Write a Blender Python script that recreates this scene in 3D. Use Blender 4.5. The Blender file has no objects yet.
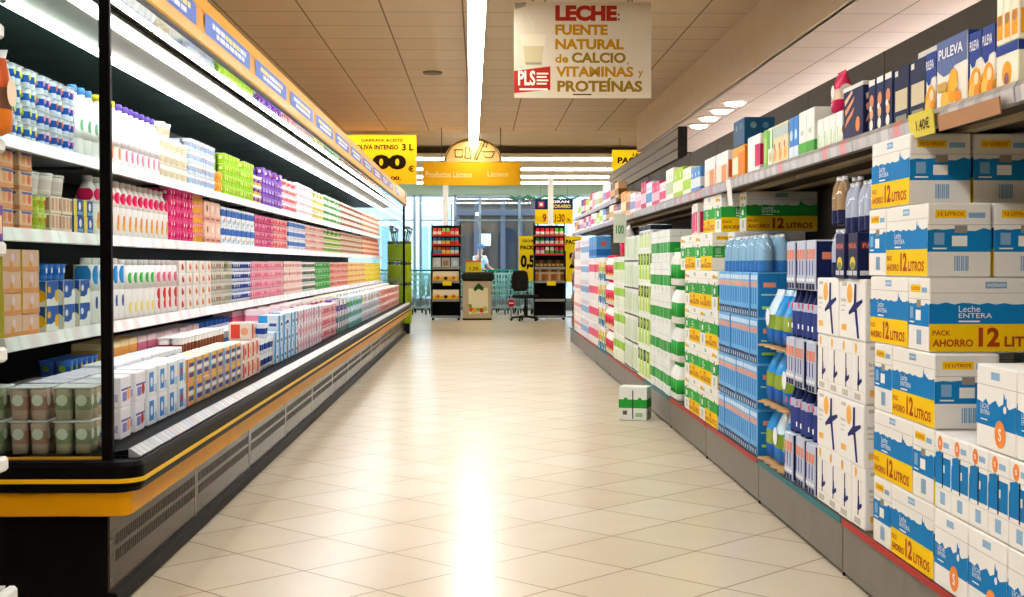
import bpy, math, random
from mathutils import Vector, Matrix, Euler
SC = bpy.context.scene
COL = SC.collection
RND = random.Random(11)
PI = math.pi

# ------------------------------------------------------------------ materials
def lin(c):
    if isinstance(c, str):
        c = c.lstrip('#'); c = tuple(int(c[i:i+2], 16)/255 for i in (0, 2, 4))
    return tuple((x/12.92 if x <= .04045 else ((x+.055)/1.055)**2.4) for x in c) + (1.0,)
MATS = {}
def mat(col, rough=.5, metal=0., emit=0., spec=.03, key=None):
    k = key or ('m', str(col), rough, metal, emit, spec)
    if k in MATS: return MATS[k]
    m = bpy.data.materials.new('surface'); m.use_nodes = True
    b = m.node_tree.nodes['Principled BSDF']
    b.inputs['Base Color'].default_value = lin(col)
    b.inputs['Roughness'].default_value = rough
    b.inputs['Metallic'].default_value = metal
    b.inputs['Specular IOR Level'].default_value = spec
    if emit:
        b.inputs['Emission Color'].default_value = lin(col)
        b.inputs['Emission Strength'].default_value = emit
    MATS[k] = m
    return m
def nodes(m): return m.node_tree.nodes, m.node_tree.links
def noisy(name, c1, c2, scale=8, rough=(.4, .6), metal=0, bump=0., stretch=(1, 1, 1), spec=.04):
    if name in MATS: return MATS[name]
    m = bpy.data.materials.new(name); m.use_nodes = True
    n, l = nodes(m); b = n['Principled BSDF']
    tc = n.new('ShaderNodeTexCoord'); mp = n.new('ShaderNodeMapping'); mp.inputs['Scale'].default_value = stretch
    nz = n.new('ShaderNodeTexNoise'); nz.inputs['Scale'].default_value = scale; nz.inputs['Detail'].default_value = 5
    l.new(tc.outputs['Object'], mp.inputs['Vector']); l.new(mp.outputs['Vector'], nz.inputs['Vector'])
    cr = n.new('ShaderNodeValToRGB'); cr.color_ramp.elements[0].position = .3; cr.color_ramp.elements[1].position = .7
    cr.color_ramp.elements[0].color = lin(c1); cr.color_ramp.elements[1].color = lin(c2)
    l.new(nz.outputs['Fac'], cr.inputs['Fac']); l.new(cr.outputs['Color'], b.inputs['Base Color'])
    mr = n.new('ShaderNodeMapRange'); mr.inputs['To Min'].default_value = rough[0]; mr.inputs['To Max'].default_value = rough[1]
    l.new(nz.outputs['Fac'], mr.inputs['Value']); l.new(mr.outputs['Result'], b.inputs['Roughness'])
    b.inputs['Metallic'].default_value = metal; b.inputs['Specular IOR Level'].default_value = spec
    if bump:
        bp = n.new('ShaderNodeBump'); bp.inputs['Strength'].default_value = bump; bp.inputs['Distance'].default_value = .01
        l.new(nz.outputs['Fac'], bp.inputs['Height']); l.new(bp.outputs['Normal'], b.inputs['Normal'])
    MATS[name] = m
    return m
def tiles(name, size, p0, rot, c1, c2, mortar, msize, rough, bumpy=False, spec=.5):
    m = bpy.data.materials.new(name); m.use_nodes = True
    n, l = nodes(m); b = n['Principled BSDF']
    tc = n.new('ShaderNodeTexCoord')
    sub = n.new('ShaderNodeVectorMath'); sub.operation = 'SUBTRACT'; sub.inputs[1].default_value = (p0[0], p0[1], 0)
    l.new(tc.outputs['Object'], sub.inputs[0])
    mp = n.new('ShaderNodeMapping'); mp.inputs['Rotation'].default_value = (0, 0, rot)
    mp.inputs['Scale'].default_value = (1/size[0], 1/size[1], 1)
    l.new(sub.outputs[0], mp.inputs['Vector'])
    br = n.new('ShaderNodeTexBrick'); br.offset = 0; br.squash = 1
    br.inputs['Scale'].default_value = 1; br.inputs['Brick Width'].default_value = 1; br.inputs['Row Height'].default_value = 1
    br.inputs['Mortar Size'].default_value = msize; br.inputs['Mortar Smooth'].default_value = .2
    br.inputs['Color1'].default_value = lin(c1); br.inputs['Color2'].default_value = lin(c2); br.inputs['Mortar'].default_value = lin(mortar)
    l.new(mp.outputs['Vector'], br.inputs['Vector'])
    nz = n.new('ShaderNodeTexNoise'); nz.inputs['Scale'].default_value = 3; nz.inputs['Detail'].default_value = 6
    l.new(tc.outputs['Object'], nz.inputs['Vector'])
    mx = n.new('ShaderNodeMixRGB'); mx.blend_type = 'MULTIPLY'; mx.inputs['Fac'].default_value = .12
    l.new(br.outputs['Color'], mx.inputs['Color1']); l.new(nz.outputs['Fac'], mx.inputs['Color2'])
    l.new(mx.outputs['Color'], b.inputs['Base Color'])
    mr = n.new('ShaderNodeMapRange'); mr.inputs['From Min'].default_value = .3; mr.inputs['From Max'].default_value = .7
    mr.inputs['To Min'].default_value = rough[0]; mr.inputs['To Max'].default_value = rough[1]
    l.new(nz.outputs['Fac'], mr.inputs['Value']); l.new(mr.outputs['Result'], b.inputs['Roughness'])
    b.inputs['Specular IOR Level'].default_value = spec
    if bumpy:
        bp = n.new('ShaderNodeBump'); bp.inputs['Strength'].default_value = .25; bp.inputs['Distance'].default_value = .004; bp.invert = True
        l.new(br.outputs['Fac'], bp.inputs['Height']); l.new(bp.outputs['Normal'], b.inputs['Normal'])
    return m
def tag_strip(name, base, tags, pitch, duty, axis=1, rough=.3):
    """a price rail: paper tags of several colours at a steady pitch behind clear plastic"""
    m = bpy.data.materials.new(name); m.use_nodes = True
    n, l = nodes(m); b = n['Principled BSDF']
    tc = n.new('ShaderNodeTexCoord'); sp = n.new('ShaderNodeSeparateXYZ'); l.new(tc.outputs['Object'], sp.inputs[0])
    d = n.new('ShaderNodeMath'); d.operation = 'DIVIDE'; d.inputs[1].default_value = pitch
    l.new(sp.outputs[axis], d.inputs[0])
    fr = n.new('ShaderNodeMath'); fr.operation = 'FRACT'; l.new(d.outputs[0], fr.inputs[0])
    lt = n.new('ShaderNodeMath'); lt.operation = 'LESS_THAN'; lt.inputs[1].default_value = duty; l.new(fr.outputs[0], lt.inputs[0])
    fl = n.new('ShaderNodeMath'); fl.operation = 'FLOOR'; l.new(d.outputs[0], fl.inputs[0])
    wn = n.new('ShaderNodeTexWhiteNoise'); wn.noise_dimensions = '1D'; l.new(fl.outputs[0], wn.inputs['W'])
    cr = n.new('ShaderNodeValToRGB'); cr.color_ramp.interpolation = 'CONSTANT'
    e = cr.color_ramp.elements
    e[0].position = 0; e[0].color = lin(tags[0]); e[1].position = 1/len(tags); e[1].color = lin(tags[1])
    for i, t in enumerate(tags[2:]):
        x = e.new((i+2)/len(tags)); x.color = lin(t)
    l.new(wn.outputs['Value'], cr.inputs['Fac'])
    mx = n.new('ShaderNodeMixRGB'); mx.inputs['Color1'].default_value = lin(base)
    l.new(lt.outputs[0], mx.inputs['Fac']); l.new(cr.outputs['Color'], mx.inputs['Color2'])
    l.new(mx.outputs['Color'], b.inputs['Base Color']); b.inputs['Roughness'].default_value = rough
    return m
def glass(name, tint='#ffffff', gloss=.04):
    m = bpy.data.materials.new(name); m.use_nodes = True
    n, l = nodes(m); n.remove(n['Principled BSDF'])
    t = n.new('ShaderNodeBsdfTransparent'); t.inputs['Color'].default_value = lin(tint)
    g = n.new('ShaderNodeBsdfGlossy'); g.inputs['Roughness'].default_value = .02
    mx = n.new('ShaderNodeMixShader'); mx.inputs[0].default_value = gloss; l.new(t.outputs[0], mx.inputs[1]); l.new(g.outputs[0], mx.inputs[2])
    l.new(mx.outputs[0], n['Material Output'].inputs['Surface'])
    return m

# ------------------------------------------------------------------ mesh building
TXT = {}
def text_geo(s, bold=.0):
    k = (s, bold)
    if k in TXT: return TXT[k]
    cu = bpy.data.curves.new('lettering', 'FONT'); cu.body = s; cu.size = 1; cu.offset = bold; cu.resolution_u = 3
    ob = bpy.data.objects.new('lettering', cu); COL.objects.link(ob)
    dg = bpy.context.evaluated_depsgraph_get(); dg.update()
    me = bpy.data.meshes.new_from_object(ob.evaluated_get(dg))
    vs = [(v.co.x, v.co.y) for v in me.vertices]; fs = [tuple(p.vertices) for p in me.polygons]
    bpy.data.objects.remove(ob); bpy.data.curves.remove(cu); bpy.data.meshes.remove(me)
    x0 = min(v[0] for v in vs); x1 = max(v[0] for v in vs); y0 = min(v[1] for v in vs); y1 = max(v[1] for v in vs)
    vs = [((a-x0)/(x1-x0), (b-y0)/(y1-y0)) for a, b in vs]
    TXT[k] = (vs, fs)
    return TXT[k]
class Face:
    def __init__(s, o, U, V, N, w, h): s.o, s.U, s.V, s.N, s.w, s.h = Vector(o), Vector(U), Vector(V), Vector(N), w, h
    def at(s, u, v, off): return s.o + s.U*(u*s.w) + s.V*(v*s.h) + s.N*off
class MB:
    def __init__(s): s.v = []; s.f = []; s.m = []; s.sm = []; s.mats = []
    def mi(s, m):
        if m not in s.mats: s.mats.append(m)
        return s.mats.index(m)
    def add(s, vs, fs, m, smooth=False):
        b = len(s.v); s.v.extend(tuple(x) for x in vs); i = s.mi(m)
        for f in fs: s.f.append(tuple(b+k for k in f)); s.m.append(i); s.sm.append(smooth)
    def box(s, x0, x1, y0, y1, z0, z1, m, ch=0.):
        if x0 > x1: x0, x1 = x1, x0
        if y0 > y1: y0, y1 = y1, y0
        if z0 > z1: z0, z1 = z1, z0
        if ch <= 0:
            vs = [(x, y, z) for z in (z0, z1) for y in (y0, y1) for x in (x0, x1)]
            s.add(vs, [(0, 2, 3, 1), (4, 5, 7, 6), (0, 1, 5, 4), (2, 6, 7, 3), (0, 4, 6, 2), (1, 3, 7, 5)], m); return
        c = min(ch, (x1-x0)*.45, (y1-y0)*.45, (z1-z0)*.45)
        P = {}; vs = []
        for iz, z in enumerate((z0, z1)):
            for iy, y in enumerate((y0, y1)):
                for ix, x in enumerate((x0, x1)):
                    sx, sy, sz = (1, -1)[ix], (1, -1)[iy], (1, -1)[iz]
                    for a in range(3):
                        p = [x+sx*c, y+sy*c, z+sz*c]; p[a] = (x, y, z)[a]
                        P[(ix, iy, iz, a)] = len(vs); vs.append(p)
        g = lambda ix, iy, iz, a: P[(ix, iy, iz, a)]
        fs = [(g(0,0,0,2), g(0,1,0,2), g(1,1,0,2), g(1,0,0,2)), (g(0,0,1,2), g(1,0,1,2), g(1,1,1,2), g(0,1,1,2)),
              (g(0,0,0,1), g(1,0,0,1), g(1,0,1,1), g(0,0,1,1)), (g(0,1,0,1), g(0,1,1,1), g(1,1,1,1), g(1,1,0,1)),
              (g(0,0,0,0), g(0,0,1,0), g(0,1,1,0), g(0,1,0,0)), (g(1,0,0,0), g(1,1,0,0), g(1,1,1,0), g(1,0,1,0))]
        for i in (0, 1):
            for j in (0, 1):
                fs.append((g(0,i,j,1), g(1,i,j,1), g(1,i,j,2), g(0,i,j,2)))
                fs.append((g(i,0,j,0), g(i,1,j,0), g(i,1,j,2), g(i,0,j,2)))
                fs.append((g(i,j,0,0), g(i,j,1,0), g(i,j,1,1), g(i,j,0,1)))
                for k in (0, 1): fs.append((g(i,j,k,0), g(i,j,k,1), g(i,j,k,2)))
        s.add(vs, fs, m)
    def loft(s, rings, m, close=True, smooth=True, mats=None):
        n = len(rings[0]); vs = [p for r in rings for p in r]
        b = len(s.v); s.v.extend(tuple(x) for x in vs)
        for i in range(len(rings)-1):
            mm = s.mi(mats[min(i, len(mats)-1)] if mats else m)
            for j in range(n):
                k = (j+1) % n
                s.f.append((b+i*n+j, b+i*n+k, b+(i+1)*n+k, b+(i+1)*n+j)); s.m.append(mm); s.sm.append(smooth)
        if close:
            s.f.append(tuple(b+j for j in reversed(range(n)))); s.m.append(s.mi(mats[0] if mats else m)); s.sm.append(False)
            s.f.append(tuple(b+(len(rings)-1)*n+j for j in range(n))); s.m.append(s.mi(mats[-1] if mats else m)); s.sm.append(False)
    def lathe(s, prof, m, c=(0, 0, 0), n=16, sq=0., mats=None, smooth=True):
        """profile of (radius, z); sq > 0 squares the section"""
        rings = []
        for r, z in prof:
            ring = []
            for j in range(n):
                a = 2*PI*(j+.5)/n; ca, sa = math.cos(a), math.sin(a)
                e = 1-sq*.75
                x = math.copysign(abs(ca)**e, ca)*r; y = math.copysign(abs(sa)**e, sa)*r
                ring.append((c[0]+x, c[1]+y, c[2]+z))
            rings.append(ring)
        s.loft(rings, m, smooth=smooth, mats=mats)
    def tube(s, path, r, m, n=8, closed=False):
        P = [Vector(p) for p in path]; rings = []
        for i, p in enumerate(P):
            a = P[(i-1) % len(P)] if (closed or i) else p; c = P[(i+1) % len(P)] if (closed or i < len(P)-1) else p
            t = (c-a).normalized(); u = t.cross(Vector((0, 0, 1)))
            if u.length < .05: u = t.cross(Vector((0, 1, 0)))
            u.normalize(); w = u.cross(t)
            rings.append([p+u*math.cos(2*PI*j/n)*r+w*math.sin(2*PI*j/n)*r for j in range(n)])
        if closed: rings.append(rings[0])
        s.loft(rings, m, close=not closed)
    def prism(s, poly, axis, a0, a1, m):
        """polygon in the two other axes, extruded along axis"""
        def P(p, a):
            q = list(p); q.insert(axis, a); return q
        n = len(poly); vs = [P(p, a0) for p in poly]+[P(p, a1) for p in poly]
        s.add(vs, [tuple(reversed(range(n))), tuple(range(n, 2*n))]+[(j, (j+1) % n, n+(j+1) % n, n+j) for j in range(n)], m)
    # flat printing on a face
    def rect(s, F, u0, v0, u1, v1, m, off=.0006): s.add([F.at(u0, v0, off), F.at(u1, v0, off), F.at(u1, v1, off), F.at(u0, v1, off)], [(0, 1, 2, 3)], m)
    def poly(s, F, pts, m, off=.0006): s.add([F.at(u, v, off) for u, v in pts], [tuple(range(len(pts)))], m)
    def disc(s, F, cu, cv, r, m, off=.0006, n=14, k=1.):
        s.add([F.at(cu+r/F.w*math.cos(2*PI*j/n), cv+r*k/F.h*math.sin(2*PI*j/n), off) for j in range(n)], [tuple(range(n))], m)
    def text(s, F, t, u0, v0, u1, v1, m, bold=.02, off=.0012):
        vs, fs = text_geo(t, bold)
        s.add([F.at(u0+(u1-u0)*a, v0+(v1-v0)*b, off) for a, b in vs], fs, m)
    def wavy(s, F, v0, v1, m, seed=0, amp=.06, u0=0., u1=1., n=9, off=.0006):
        r = random.Random(seed); top = [(u0+(u1-u0)*i/n, v1+amp*(r.random()-.35)) for i in range(n+1)]
        for i in range(n):
            a, b = top[i], top[i+1]
            s.add([F.at(a[0], v0, off), F.at(b[0], v0, off), F.at(b[0], b[1], off), F.at(a[0], a[1], off)], [(0, 1, 2, 3)], m)
    def mesh(s, name):
        me = bpy.data.meshes.new(name); me.from_pydata(s.v, [], s.f)
        for m in s.mats: me.materials.append(m)
        me.polygons.foreach_set('material_index', s.m); me.polygons.foreach_set('use_smooth', s.sm)
        me.update()
        return me
    def build(s, name, parent=None, kind=None):
        o = bpy.data.objects.new(name, s.mesh(name)); COL.objects.link(o)
        if parent: o.parent = parent
        if kind: o['kind'] = kind
        return o
def faces(w, d, h, x=0, y=0, z=0):
    return dict(front=Face((x-w/2, y-d/2, z), (1,0,0), (0,0,1), (0,-1,0), w, h), right=Face((x+w/2, y-d/2, z), (0,1,0), (0,0,1), (1,0,0), d, h),
                left=Face((x-w/2, y+d/2, z), (0,-1,0), (0,0,1), (-1,0,0), d, h), back=Face((x+w/2, y+d/2, z), (-1,0,0), (0,0,1), (0,1,0), w, h),
                top=Face((x-w/2, y-d/2, z+h), (1,0,0), (0,1,0), (0,0,1), w, d))
def tag(o, label, cat, group=None, kind=None):
    o['label'] = label; o['category'] = cat
    if group: o['group'] = group
    if kind: o['kind'] = kind
    return o
def empty(name, loc=(0, 0, 0), rz=0, label=None, cat=None, group=None):
    o = bpy.data.objects.new(name, None); o.empty_display_size = .1; COL.objects.link(o)
    o.location = loc; o.rotation_euler = (0, 0, rz)
    if label: tag(o, label, cat, group)
    return o
def part(mb, name, parent, label=None):
    o = mb.build(name, parent)
    if label: o['label'] = label
    return o

# ------------------------------------------------------------------ product prototypes: root mesh + child meshes, front at local -Y
class Proto:
    def __init__(s, name, cat, w, d, h, root, kids=()):
        s.name, s.cat, s.w, s.d, s.h, s.root, s.kids = name, cat, w, d, h, root, list(kids)
REQ = {}
def fit(s):
    for a, b in ((', from', ' from'), (' from near end', ''), (' of the tall shelving', ''), (' twelve-litre', '')):
        if len(s.replace('-', 'x').split()) > 16: s = s.replace(a, b)
    return s
def put(p, loc, rz, label, group, tilt=(0, 0)):
    """ask for one product; the 300 nearest of a kind become objects, the rest one far mass"""
    label = fit(label)
    REQ.setdefault(p.name, []).append((p, Vector(loc), rz, label, group, tilt))
LIMIT = 295
def realise():
    used = {}
    for kind, rq in REQ.items():
        rq.sort(key=lambda r: r[1].y)
        for (p, loc, rz, label, group, tilt) in rq[:LIMIT]:
            o = bpy.data.objects.new(p.name, p.root); COL.objects.link(o)
            o.location = loc; o.rotation_euler = (tilt[0], tilt[1], rz)
            tag(o, label, p.cat, group)
            for (n, me) in p.kids:
                c = bpy.data.objects.new(n, me); COL.objects.link(c); c.parent = o
        rest = rq[LIMIT:]
        if rest:
            mb = MB()
            for (p, loc, rz, label, group, tilt) in rest:
                M = Matrix.Translation(loc) @ Euler((tilt[0], tilt[1], rz)).to_matrix().to_4x4()
                for me in [p.root]+[k[1] for k in p.kids]:
                    idx = [mb.mi(x) for x in me.materials]; b = len(mb.v)
                    mb.v.extend(tuple(M @ v.co) for v in me.vertices)
                    for q in me.polygons:
                        mb.f.append(tuple(b+i for i in q.vertices)); mb.m.append(idx[q.material_index]); mb.sm.append(q.use_smooth)
            o = mb.build(kind, None, 'stuff')
            tag(o, 'far rows of %s shrinking toward the end of the fridge' % kind.replace('_', ' '), rest[0][0].cat, 'far stock in the fridge', 'stuff')

WHITE = '#f3f1ea'
def P_pack(c, band, dot=None, lid='#f4f2ee', w=.125, d=.12, h=.066, low=None):
    """four yogurt cups joined under one foil lid"""
    mb = MB(); mc, mb_, ml = mat(c, .35), mat(band, .35), mat(low or c, .35)
    qx, qy = w/4, d/4
    for sx in (-1, 1):
        for sy in (-1, 1):
            cx, cy = sx*qx, sy*qy; r = min(qx, qy)*.96
            mb.lathe([(r*.80, .0), (r*.84, h*.30), (r*.92, h*.70), (r*.98, h*.95)], mc, (cx, cy, 0), 12, .55, mats=[ml, mb_, mc])
            if dot and (sy < 0 or True):
                F = Face((cx-qx, -d/2+.006 if sy < 0 else 0, h*.3), (1,0,0), (0,0,1), (0,-1,0), 2*qx, h*.6)
                if sy < 0: mb.disc(F, .5, .5, h*.17, mat(dot, .35), .003)
                G = Face((sx*(w/2-.006), cy-sx*qy, h*.3), (0, sx, 0), (0,0,1), (sx,0,0), 2*qy, h*.6)
                mb.disc(G, .5, .5, h*.17, mat(dot, .35), .003)
    lb = MB(); lb.box(-w/2, w/2, -d/2, d/2, h*.95, h, mat(lid, .25), .002)
    p = Proto('yogurt_pack', 'yogurt pack', w, d, h, mb.mesh('yogurt_pack'), [('foil_lid', lb.mesh('foil_lid'))])
    p.remake = lambda dc: P_pack(c, band, dc, lid, w, d, h, low)
    return p
def P_box(base, spec, w=.14, d=.13, h=.075, name='dessert_box', cat='dessert box', top=None, side=None, ch=.003, topspec=None):
    mb = MB(); mb.box(-w/2, w/2, -d/2, d/2, 0, h, mat(base, .4), ch)
    F = faces(w, d, h)
    def draw(f, sp):
        for i, e in enumerate(sp):
            off = .0006+.0005*i; k = e[0]
            if k == 'r': mb.rect(f, e[1], e[2], e[3], e[4], mat(e[5], .4), off)
            elif k == 'd': mb.disc(f, e[1], e[2], e[3]*h, mat(e[4], .4), off, k=e[5] if len(e) > 5 else 1)
            elif k == 'w': mb.wavy(f, e[1], e[2], mat(e[3], .4), e[4], e[5] if len(e) > 5 else .06, off=off)
            elif k == 't': mb.text(f, e[1], e[2], e[3], e[4], e[5], mat(e[6], .4), .015, off)
            elif k == 'p': mb.poly(f, e[1], mat(e[2], .4), off)
    draw(F['front'], spec)
    sd = side if side is not None else spec
    draw(F['right'], sd); draw(F['left'], sd)
    if top: mb.rect(F['top'], .02, .02, .98, .98, mat(top, .4))
    if topspec: draw(F['top'], topspec)
    p = Proto(name, cat, w, d, h, mb.mesh(name))
    if name == 'dessert_box' and any(e[0] == 'd' for e in spec):
        p.remake = lambda dc: P_box(base, [e[:4]+(dc,)+e[5:] if e[0] == 'd' else e for e in spec], w, d, h, name, cat, top, side, ch, topspec)
    return p
def flavours(p):
    # the same pack in three flavours: only the fruit on it changes
    if not hasattr(p, 'remake'): return [p]
    if not hasattr(p, 'kin'): p.kin = [p, p, p.remake(RND.choice(('#c8321e', '#8a3a6a', '#d8702a'))), p.remake(RND.choice(('#e8b02a', '#7a9a2a', '#f4ede0')))]
    return p.kin
def P_bottle(cap, label, fruit=None, h=.27, r=.042, body='#f6f5f1', name='yogurt_bottle', cat='bottle', sq=.35, lz=(.30, .62), mark=None):
    mb = MB(); mb.lathe([(r*.9, 0), (r, h*.03), (r, h*.60), (r*.86, h*.72), (r*.45, h*.88), (r*.42, h*.92)], mat(body, .3), n=18, sq=sq)
    cb = MB(); cb.lathe([(r*.48, h*.90), (r*.48, h*.985), (r*.43, h)], mat(cap, .35), n=14)
    kids = [('cap', cb.mesh('cap'))]
    if label:
        lb = MB(); lb.lathe([(r*1.012, h*lz[0]), (r*1.012, h*lz[1])], mat(label, .35), n=18, sq=sq)
        def wrap(cc, z0, z1, half, k):
            # a patch of print that follows the bottle's side, round-ended
            for a0 in (-PI/2, 0, PI):
                rows_ = []
                for i in range(7):
                    t = i/6; hw = half*(.35+.65*math.sin(PI*min(max(t, .02), .98))**.5); row = []
                    for j in range(7):
                        a = a0+hw*(2*j/6-1); e_ = 1-sq*.75; ca, sa = math.cos(a), math.sin(a); q = r*(1.022+k*.006)
                        row.append((math.copysign(abs(ca)**e_, ca)*q, math.copysign(abs(sa)**e_, sa)*q, h*(z0+(z1-z0)*t)))
                    rows_.append(row)
                mb.add([p for rr in rows_ for p in rr], [(i*7+j, i*7+j+1, i*7+j+8, i*7+j+7) for i in range(6) for j in range(6)], mat(cc, .35), True)
        for k, (cc, z, dz, dr) in enumerate(([(fruit, .12, .2, .5)] if fruit else [])+(mark or [])): wrap(cc, z-.02, z+dz-.04, .75*min(dr, 1), k)
        kids.append(('bottle_label', lb.mesh('bottle_label')))
    return Proto(name, cat, 2*r, 2*r, h, mb.mesh(name), kids)
def P_tub(c, band, lid, r=.052, h=.075, name='dairy_tub', cat='tub'):
    mb = MB(); mb.lathe([(r*.82, 0), (r*.86, h*.25), (r*.93, h*.68), (r*.97, h*.88)], mat(c, .35), n=18, mats=[mat(c, .35), mat(band, .35), mat(c, .35)])
    lb = MB(); lb.lathe([(r*.99, h*.87), (r, h*.9), (r, h*.98), (r*.9, h)], mat(lid, .3), n=18)
    return Proto(name, cat, 2*r, 2*r, h, mb.mesh(name), [('lid', lb.mesh('lid'))])
def superring(cx, cy, z, a, b, n=16, e=.6):
    out = []
    for j in range(n):
        t = 2*PI*j/n; ct, st = math.cos(t), math.sin(t)
        out.append((cx+math.copysign(abs(ct)**e, ct)*a, cy+math.copysign(abs(st)**e, st)*b, z))
    return out
def P_bag(c, low, top, w=.13, d=.09, h=.24, name='milk_bag', cat='bag', mid=None, blob=None):
    mb = MB()
    prof = [(0, .62, .55), (.06, .95, .95), (.3, 1, 1), (.55, .97, .95), (.75, .9, .62), (.9, .82, .25), (1, .9, .04)]
    rings = [superring(0, 0, z*h, a*w/2, b*d/2) for z, a, b in prof]
    mb.loft(rings, mat(c, .2), mats=[mat(low, .2), mat(low, .2), mat(mid or c, .2), mat(c, .2), mat(c, .2), mat(top, .2)])
    if blob:
        for f in (faces(w, d, h)['front'], faces(w, d, h)['right']): mb.disc(f, .5, .5, h*.16, mat(blob, .3), .0015)
    return Proto(name, cat, w, d, h, mb.mesh(name))

def ordw(i):
    base = ['first','second','third','fourth','fifth','sixth','seventh','eighth','ninth','tenth','eleventh','twelfth','thirteenth','fourteenth','fifteenth','sixteenth','seventeenth','eighteenth','nineteenth']
    if i < 19: return base[i]
    i += 1; t = {2:'twent',3:'thirt',4:'fort',5:'fift',6:'sixt',7:'sevent'}[i//10]
    return t+'ieth' if i % 10 == 0 else t+'y-'+base[i % 10-1]
def tier(k, n):
    if n == 1: return None
    if k == n-1: return 'top tier'
    if k == 0: return 'bottom tier'
    return ordw(k)+' tier'
# ------------------------------------------------------------------ camera
F_PX = 1330.0; EYE = 1.15
cam_d = bpy.data.cameras.new('camera'); cam = bpy.data.objects.new('camera', cam_d); COL.objects.link(cam)
cam_d.sensor_width = 36; cam_d.lens = F_PX/1024*36; cam_d.clip_start = .05; cam_d.clip_end = 200
cam.location = (0, 0, EYE); cam.rotation_euler = (math.radians(90-1.486), 0, math.radians(-1.379))
SC.camera = cam
SC.view_settings.view_transform = 'Standard'; SC.view_settings.look = 'None'; SC.view_settings.gamma = 1
SC.view_settings.use_curve_mapping = False; SC.view_settings.exposure = 0.2
SC.render.film_transparent = False
SC.cycles.use_denoising = True
SC.cycles.max_bounces = 8; SC.cycles.diffuse_bounces = 4; SC.cycles.glossy_bounces = 4; SC.cycles.transparent_max_bounces = 12
SC.cycles.sample_clamp_indirect = 6; SC.cycles.caustics_reflective = False; SC.cycles.caustics_refractive = False
def px(u, v, Y): return ((u-480)/F_PX*Y, Y, EYE-(v-264)/F_PX*Y)

w = bpy.data.worlds.new('sky'); SC.world = w; w.use_nodes = True
wn, wl = nodes(w); bg = wn['Background']
tc = wn.new('ShaderNodeTexCoord'); sp = wn.new('ShaderNodeSeparateXYZ'); wl.new(tc.outputs['Generated'], sp.inputs[0])
cr = wn.new('ShaderNodeValToRGB'); cr.color_ramp.elements[0].position = .0; cr.color_ramp.elements[1].position = .6
cr.color_ramp.elements[0].color = lin('#f2f8ff'); cr.color_ramp.elements[1].color = lin('#d4e8fb')
wl.new(sp.outputs['Z'], cr.inputs['Fac']); wl.new(cr.outputs['Color'], bg.inputs['Color']); bg.inputs['Strength'].default_value = 4.2

# ------------------------------------------------------------------ room shell
ZC, ZL = 3.05, 2.60
YB, YE, XL, XR = -4., 33., -5.5, 6.
floor_m = tiles('floor_tiles', (.4313, .4313), (-.966, 5.281), PI/4, '#cfc1a8', '#cabb9f', '#90836c', .010, (.24, .24), spec=.13)
mb = MB(); mb.box(XL, XR, YB, YE, -.1, 0, floor_m); mb.build('floor', kind='structure')
ceil_m = tiles('ceiling_tiles', (.6, .59), (-.727, 10.1), 0, '#dcc8aa', '#d8c3a4', '#86735a', .012, (.7, .9), True, .2)
low_m = tiles('soffit_tiles', (.6, .6), (2.42, 10.1), 0, '#ead6ca', '#e6d1c4', '#ac9686', .012, (.7, .9), True, .2)
plaster = noisy('plaster', '#d8c4a6', '#dccaae', 4, (.7, .9))
wallm = noisy('wall_paint', '#cfc3ad', '#d5cab6', 3, (.7, .9))
XB = 2.05
YS = 17.2
mb = MB(); mb.box(XL, XB, YB, YS, ZC, ZC+.1, ceil_m); mb.box(XL, XR, YS, 19.05, ZC, ZC+.1, ceil_m); mb.build('ceiling', kind='structure')
mb = MB(); mb.box(XB, XR, YB, YS, ZL, ZL+.1, low_m); mb.build('ceiling_soffit', kind='structure')
mb = MB(); mb.box(XB-.02, XB+.02, YB, YS, ZL, ZC, plaster); mb.build('wall_bulkhead', kind='structure')
slat_m = noisy('slat_ceiling', '#d9ceb8', '#e0d6c3', 2, (.6, .8))
mb = MB(); mb.box(XL, XR, 19.05, YE, ZC+.12, ZC+.2, slat_m)
y = 19.4
while y < 32.6: mb.box(XL, XR, y, y+.035, ZC+.05, ZC+.12, slat_m); y += .6
mb.build('ceiling_checkout', kind='structure')
mb = MB(); mb.box(XL, XR, 22.3, 22.42, ZC-.04, ZC+.06, mat('#4a3a2c', .6)); mb.build('trim_1', kind='structure')
mb = MB(); mb.box(XB, XR, YS-.03, YS+.03, ZL, ZC, plaster); mb.build('wall_soffit_end', kind='structure')
for nm, a in (('wall_left', (XL-.1, XL, YB, YE, 0, ZC+.2)), ('wall_right', (XR, XR+.1, YB, YE, 0, ZC+.2)), ('wall_rear', (XL, XR, YB-.1, YB, 0, ZC+.2))):
    mb = MB(); mb.box(*a, wallm); mb.build(nm, kind='structure')
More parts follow.
